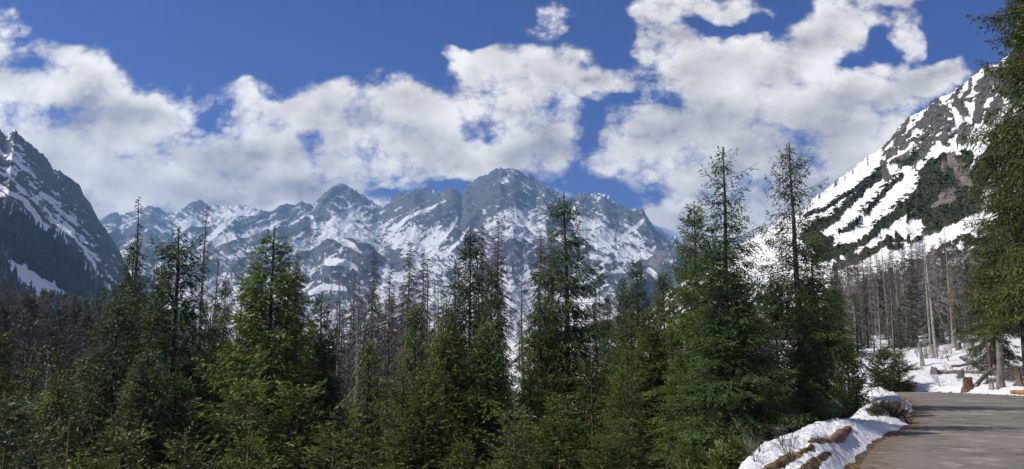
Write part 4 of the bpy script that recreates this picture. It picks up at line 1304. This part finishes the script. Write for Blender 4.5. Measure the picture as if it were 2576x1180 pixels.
build_dwarf_pine()

#@@PROPS
# ------------------------------------------------------------------ stumps, logs, brush
def pix(D):
    return D / FPX


def stump(px, py, hpx, wpx, mat, label, name='stump', cat='stump', lean=0.0, jag=0.10, seed=1, flare=1.25):
    x, y, z = hit(px, py)
    rng = np.random.default_rng(seed)
    h = hpx * pix(y); r = .5 * wpx * pix(y)
    root = empty(name, (x, y, z), label, cat, None, rng.random() * 6.28)
    n = 18
    b = Buf()
    zz = np.array([-.25, 0, .08 * h, .2 * h, .5 * h, .8 * h, h])
    rr = r * np.array([flare * 1.25, flare * 1.1, flare, 1.1, 1.0, .96, .95])
    ang = np.arange(n) * 6.283 / n
    lob = 1 + .10 * np.cos(3 * ang + rng.random() * 6) + .05 * np.cos(7 * ang)
    ring = []
    for k in range(len(zz)):
        amp = 1.0 if k > 2 else 1.6
        zt = np.full(n, zz[k])
        if k == len(zz) - 1:
            zt = zt + jag * h * rng.normal(size=n)
        ring.append(np.stack([np.cos(ang) * rr[k] * (1 + (lob - 1) * amp), np.sin(ang) * rr[k] * (1 + (lob - 1) * amp), zt], -1))
    V = np.concatenate(ring)
    i = np.arange(len(zz) - 1)[:, None] * n; j = np.arange(n)[None, :]; k2 = (j + 1) % n
    b.add(V, np.stack([i + j, i + k2, i + n + k2, i + n + j], -1).reshape(-1, 4), 0, 0)
    o = link('bark', b.mesh('stump_bark', [M[mat]], True), root)
    c = Buf()
    top = ring[-1] * np.array([.97, .97, 1]) + np.array([0, 0, .003])
    ctr = top.mean(0) + np.array([0, 0, jag * h * .4])
    c.add(np.vstack([top, ctr]), [(q, (q + 1) % n, n, n) for q in range(n)], 0, 0)
    link('cut_face', c.mesh('stump_cut_face', [M['cut'] if name == 'stump' and jag < .2 else M['silver']]), root)
    if lean:
        root.rotation_euler = (0, math.radians(lean), root.rotation_euler[2])
    return root


def log(p0, p1, r0, r1, mat, label, bow=0.02, seed=1, stubs=0, cut='cut', name='log'):
    rng = np.random.default_rng(seed)
    p0 = np.array(p0, float); p1 = np.array(p1, float)
    root = empty(name, tuple(p0), label, 'log')
    t = np.linspace(0, 1, 14)
    L = np.linalg.norm(p1 - p0)
    pts = (p1 - p0)[None, :] * t[:, None]
    pts[:, 2] += bow * L * np.sin(t * 3.14) + .15 * r0 * rng.normal(size=14)
    pts[:, 0] += .15 * r0 * rng.normal(size=14)
    rad = (r0 + (r1 - r0) * t) * (1 + .07 * rng.normal(size=14))
    b = Buf()
    tube_into(b, pts, rad, 12, 0)
    for q in range(stubs):
        f = rng.uniform(.15, .95)
        c = pts[0] + (pts[-1] - pts[0]) * f
        d = unit(rng.normal(size=3) + np.array([0, 0, .6])) * rng.uniform(.3, 1.0)
        tube_into(b, np.stack([c, c + d * .6, c + d + np.array([0, 0, .1])]), [.02, .014, .006], 4, 0)
    link('bark', b.mesh('log_bark', [M[mat]], True), root)
    e = Buf()
    d0 = unit(pts[1] - pts[0])
    for c, d, r in ((pts[0], -d0, rad[0]), (pts[-1], unit(pts[-1] - pts[-2]), rad[-1])):
        a = unit(np.cross(d, [0.1, .2, 1.0])); bb = np.cross(d, a)
        ang = np.arange(14) * 6.283 / 14
        ring = c + d * .006 + .97 * r * (np.cos(ang)[:, None] * a + np.sin(ang)[:, None] * bb)
        ee = Buf()
        ee.add(np.vstack([ring, c + d * .01]), [(q, (q + 1) % 14, 14, 14) for q in range(14)], 0, 0)
        link('cut_face', ee.mesh('log_cut_face', [M[cut]]), root)
    return root


def log_px(a, b, ra, rb, mat, label, lift=0.0, **kw):
    x0, y0, z0 = hit(*a); x1, y1, z1 = hit(*b)
    return log((x0, y0, z0 + ra * .7 + lift), (x1, y1, z1 + rb * .7 + kw.pop('lift2', lift)), ra, rb, mat, label, **kw)


def brush(px, py, wpx, hpx, mats, label, seed, n=90, name='brush_pile', cat='brush pile', thick=.012, green=0, gm=None, depth=1.0, tw=8, pos=None):
    x, y, z = hit(px, py) if pos is None else (pos[0], pos[1], float(ground_z(*pos)))
    W_ = .5 * wpx * pix(y); Hh = hpx * pix(y)
    rng = np.random.default_rng(seed)
    b = Buf()
    for q in range(n):
        c = np.array([rng.normal() * W_ * .5, rng.normal() * W_ * .4 * depth, 0])
        c[2] = float(ground_z(x + c[0], y + c[1])) - z - .03 + Hh * .5 * rng.random() ** 1.5 * max(0, 1 - abs(c[0]) / W_)
        L = rng.uniform(.35, 1.0) * max(W_ * .9, .4)
        a = rng.random() * 6.28; el = rng.normal() * .30 + .22
        d = np.array([math.cos(a) * math.cos(el), math.sin(a) * math.cos(el), math.sin(el)])
        t = np.linspace(0, 1, 6)
        p = c + d * L * t[:, None] + np.stack([t * 0, t * 0, .25 * L * (t - t * t) * rng.normal()], -1) + rng.normal(size=(6, 3)) * .02 * L
        r = thick * rng.uniform(.5, 1.4)
        tube_into(b, p, r * (1 - .75 * t), 4, 0, .2)
        for k in range(tw):
            f = rng.uniform(.2, 1)
            s0 = c + d * L * f
            dd = unit(d + rng.normal(size=3) * .8) * L * rng.uniform(.12, .35)
            tube_into(b, np.stack([s0, s0 + dd * .5 + rng.normal(size=3) * .02, s0 + dd]), r * np.array([.5, .35, .15]), 3, 0, .2)
        if green:
            m = green
            f = rng.uniform(.25, 1, m)
            org = c + d * L * f[:, None]
            kd = unit(d + rng.normal(size=(m, 3)) * .75)
            kites_into(b, org, kd, rng.uniform(.10, .24, m), .016, rng, 1, rng.random(m))
    o = link(name, b.mesh(name, [M[mats]] + ([M[gm]] if gm else [])), loc=(x, y, z))
    return tag(o, label, cat)


def shrub_mesh(seed, H=1.0, n=9):
    rng = np.random.default_rng(seed)
    b = Buf()
    for q in range(n):
        a = rng.random() * 6.28; el = rng.uniform(.7, 1.45)
        d = np.array([math.cos(a) * math.cos(el), math.sin(a) * math.cos(el), math.sin(el)])
        L = H * rng.uniform(.5, 1.1)
        t = np.linspace(0, 1, 5)
        p = d * L * t[:, None] + np.cumsum(rng.normal(size=(5, 3)) * .03 * H, 0) * t[:, None]
        p[0, 2] -= .1
        tube_into(b, p, .010 * (1 - .7 * t), 3, 0, .2)
        for k in range(7):
            f = rng.uniform(.25, .95)
            s0 = np.array([np.interp(f, t, p[:, c]) for c in range(3)])
            dd = unit(d * .6 + rng.normal(size=3) * .7 + np.array([0, 0, .3])) * L * rng.uniform(.15, .4)
            tube_into(b, np.stack([s0, s0 + dd * .55, s0 + dd + rng.normal(size=3) * .02]), [.006, .0045, .002], 3, 0, .2)
    return b.mesh('bare_shrub', [M['deadbark']])


# on the clearing
stump(968, 389, 11, 8.5, 'redwood', 'short red brown stump with clean cut top at the far road side', seed=1, jag=.05)
stump(1001, 388, 42, 5.6, 'silver', 'tall broken grey snag right of the red brown stump', 'snag', 'snag', lean=-4, jag=.06, seed=2, flare=1.3)
stump(991, 375, 30, 3.6, 'bark', 'thin trunk stub just left of the tall broken snag', 'snag', 'snag', seed=3, jag=.08)
stump(923, 366, 20, 3.4, 'silver', 'grey post like snag right of the two bushy young spruces', 'snag', 'snag', lean=-4, seed=4, jag=.12)
stump(932.5, 358, 12, 3.2, 'silver', 'short grey snag left of the thick pale trunk', 'snag', 'snag', seed=5, jag=.12)
stump(926, 358, 8, 2.4, 'silver', 'low grey snag between two taller ones left of the thick pale trunk', 'snag', 'snag', seed=6, jag=.12)
stump(954.5, 348, 17, 4, 'silver', 'upright grey stub left of the orange trunk foot', 'snag', 'snag', lean=-5, seed=7, jag=.1)
stump(959, 350, 7, 4.6, 'bark', 'squat dark stump at the foot of the upright grey stub', seed=8)
stump(975, 357, 9, 3.4, 'bark', 'mossy dark stump under the broad dark spruce', seed=9)
stump(917, 344, 8, 2.8, 'silver', 'small pale stump at the edge of the dead wood', seed=10)
stump(831, 378, 14, 5, 'bark', 'dark snag seen through the spruces left of the bend', 'snag', 'snag', seed=11, jag=.12)
stump(823, 375, 16, 3, 'silver', 'slim grey snag seen through the spruces left of the bend', 'snag', 'snag', seed=12, jag=.12)
stump(961, 378, 6, 6, 'deadbark', 'low dark broken stump behind the red brown one', seed=13, jag=.3)
stump(992, 389, 6, 4, 'silver', 'small splintered pale stump left of the tall broken snag', seed=14, jag=.35)
stump(1020, 386, 15, 5.5, 'bark', 'mossy root stump at the right picture edge', seed=15, jag=.25, flare=1.7)
stump(903, 407, 8, 2.6, 'silver', 'short leaning post on the bank beside the road bend', 'post', 'post', lean=-14, seed=16, jag=.05)
log_px((931, 373), (1006, 374), .10, .07, 'deadbark', 'long grey log lying across the clearing with its cut end to the left', seed=1, stubs=7, bow=0.0)
stump(934.5, 374, 6, 5.5, 'deadbark', 'upright cut block at the left end of the long grey log', seed=17, jag=.12)
log_px((961, 363), (982, 371), .10, .13, 'deadbark', 'thin dark log slanting above the long grey log', seed=2, lift=.25, lift2=0.0)
log_px((976, 387), (998, 377), .09, .10, 'deadbark', 'slanting log between the red brown stump and the tall snag', seed=3, lift2=.35, stubs=4)
log_px((1012, 394), (1034, 394), .09, .09, 'orange', 'yellow peeled log at the road side by the right edge', seed=4, cut='orange', bow=0)
log_px((884, 351), (917, 346), .12, .08, 'deadbark', 'thin fallen trunk lying behind the two bushy young spruces', seed=5, lift=.15, stubs=4)
log_px((952, 373), (1000, 369), .07, .05, 'deadbark', 'thin pole resting behind the long grey log', seed=6, lift=.3, stubs=5)
brush(1012, 380, 40, 20, 'deadbark', 'tangled brown brush heap beside the tall snag', 21, n=120, thick=.02)
brush(912, 370, 16, 12, 'deadbark', 'small tangle of dry branches right of the bushy young spruces', 22, n=60, thick=.018)
brush(886, 357, 26, 16, 'deadbark', 'pale brown brush behind the bushy young spruces', 23, n=70, thick=.018, green=6, gm='brown')
brush(835, 362, 46, 10, 'deadbark', 'grey twiggy slash seen between the trees left of the bend', 24, n=110, thick=.02)
for k, (bx, by, bw) in enumerate(((858, 349, 30), (905, 347, 28), (938, 345, 26), (968, 342, 26))):
    brush(bx, by, bw, 9, 'deadbark', ['brown undergrowth tangle at the wood edge behind the left bushy spruce', 'brown undergrowth tangle at the wood edge right of the bushy spruces', 'brown undergrowth tangle at the foot of the thick pale trunk', 'brown undergrowth tangle at the wood edge beside the broad dark spruce'][k], 40 + k, n=80, thick=.016, green=5, gm='scrub')
# bare shrubs on the snow
SHRUBS = [shrub_mesh(k) for k in range(4)]
rng_ = np.random.default_rng(77)
for k in range(46):
    if k < 26:
        px, py = rng_.uniform(915, 985), rng_.uniform(346, 362)
    else:
        px, py = rng_.uniform(925, 1010), rng_.uniform(350, 388)
    x, y, z = hit(px, py)
    o = link('bare_shrub', SHRUBS[k % 4], loc=(x, y, z))
    sc_ = rng_.uniform(.5, 1.2) * (1.0 if k < 26 else .6)
    o.scale = (sc_, sc_, sc_)
    o.rotation_euler = (0, 0, rng_.random() * 6.28)
    tag(o, 'leafless twiggy shrub poking out of the snow of the clearing', 'shrub', 'bare shrubs in the snow of the clearing')
x, y, z = hit(940, 387)
o = link('sapling', SHRUBS[2], loc=(x, y, z)); o.scale = (.5, .5, .75)
tag(o, 'single bare sapling in the snow left of the red brown stump', 'sapling')
log(log_later[0], log_later[1], .06, .05, 'silver', 'pale fallen trunk leaning at the foot of the snapped snag on the left', seed=31, stubs=5, bow=0)
# bank on the left of the road
log_px((829, 439), (848, 427), .085, .075, 'redwood', 'red brown log sunk in the snow bank with its end towards the viewer', seed=8, bow=.0, cut='moss', lift=-.12)
log_px((760, 476), (812, 447), .045, .03, 'moss', 'mossy log lying along the lower edge of the snow bank', seed=9, lift=-.03, bow=0.0, cut='moss')
brush(724, 468, 70, 70, 'leader', 'heap of cut yellow green spruce boughs at the foot of the bank', 31, n=130, thick=.007, green=60, gm='light', tw=4, cat='brush heap', pos=(2.75, 10.3))
brush(792, 428, 46, 26, 'deadbark', 'dark tangle of dead branches under the shaded spruces', 32, n=130, thick=.012, pos=(5.6, 15.0))
brush(835, 404, 50, 14, 'deadbark', 'dark slash beside the snow bank below the slim spruces', 33, n=110, thick=.012, green=5, gm='olive', pos=(8.6, 20.0))
brush(887, 412, 26, 5, 'leader', 'brown dry twigs melted out of the snow by the road bend', 34, n=55, thick=.004, green=14, gm='brown', tw=8)
for k, (px, py) in enumerate(((760, 452), (782, 446), (845, 408), (868, 414), (899, 410), (790, 462), (755, 462))):
    x, y, z = hit(px, py)
    o = link('twig', SHRUBS[k % 4], loc=(x, y, z)); s_ = .32 + .05 * (k % 3); o.scale = (s_, s_, s_)
    tag(o, 'thin bare twig sticking out of the snow bank', 'twig', 'bare twigs in the snow bank')

#@@HAZE
# ------------------------------------------------------------------ air of the valley
def build_haze():
    x0, x1, y0, y1, z0, z1 = -7200, 7200, -5300, 7400, -140, 1020
    v = [(x, y, z) for z in (z0, z1) for y in (y0, y1) for x in (x0, x1)]
    f = [(0, 2, 3, 1), (4, 5, 7, 6), (0, 1, 5, 4), (2, 6, 7, 3), (0, 4, 6, 2), (1, 3, 7, 5)]
    m = bpy.data.materials.new('valley_air')
    m.use_nodes = True
    m.node_tree.nodes.clear()
    vol = m.node_tree.nodes.new('ShaderNodeVolumePrincipled')
    vol.inputs['Color'].default_value = (0.34, 0.60, 1.0, 1)
    vol.inputs['Density'].default_value = 1.55e-4
    vol.inputs['Anisotropy'].default_value = 0.15
    out = m.node_tree.nodes.new('ShaderNodeOutputMaterial')
    m.node_tree.links.new(vol.outputs[0], out.inputs['Volume'])
    me = np_mesh('haze', v, f, [m])
    tag(link('haze', me), kind='stuff')


build_haze()
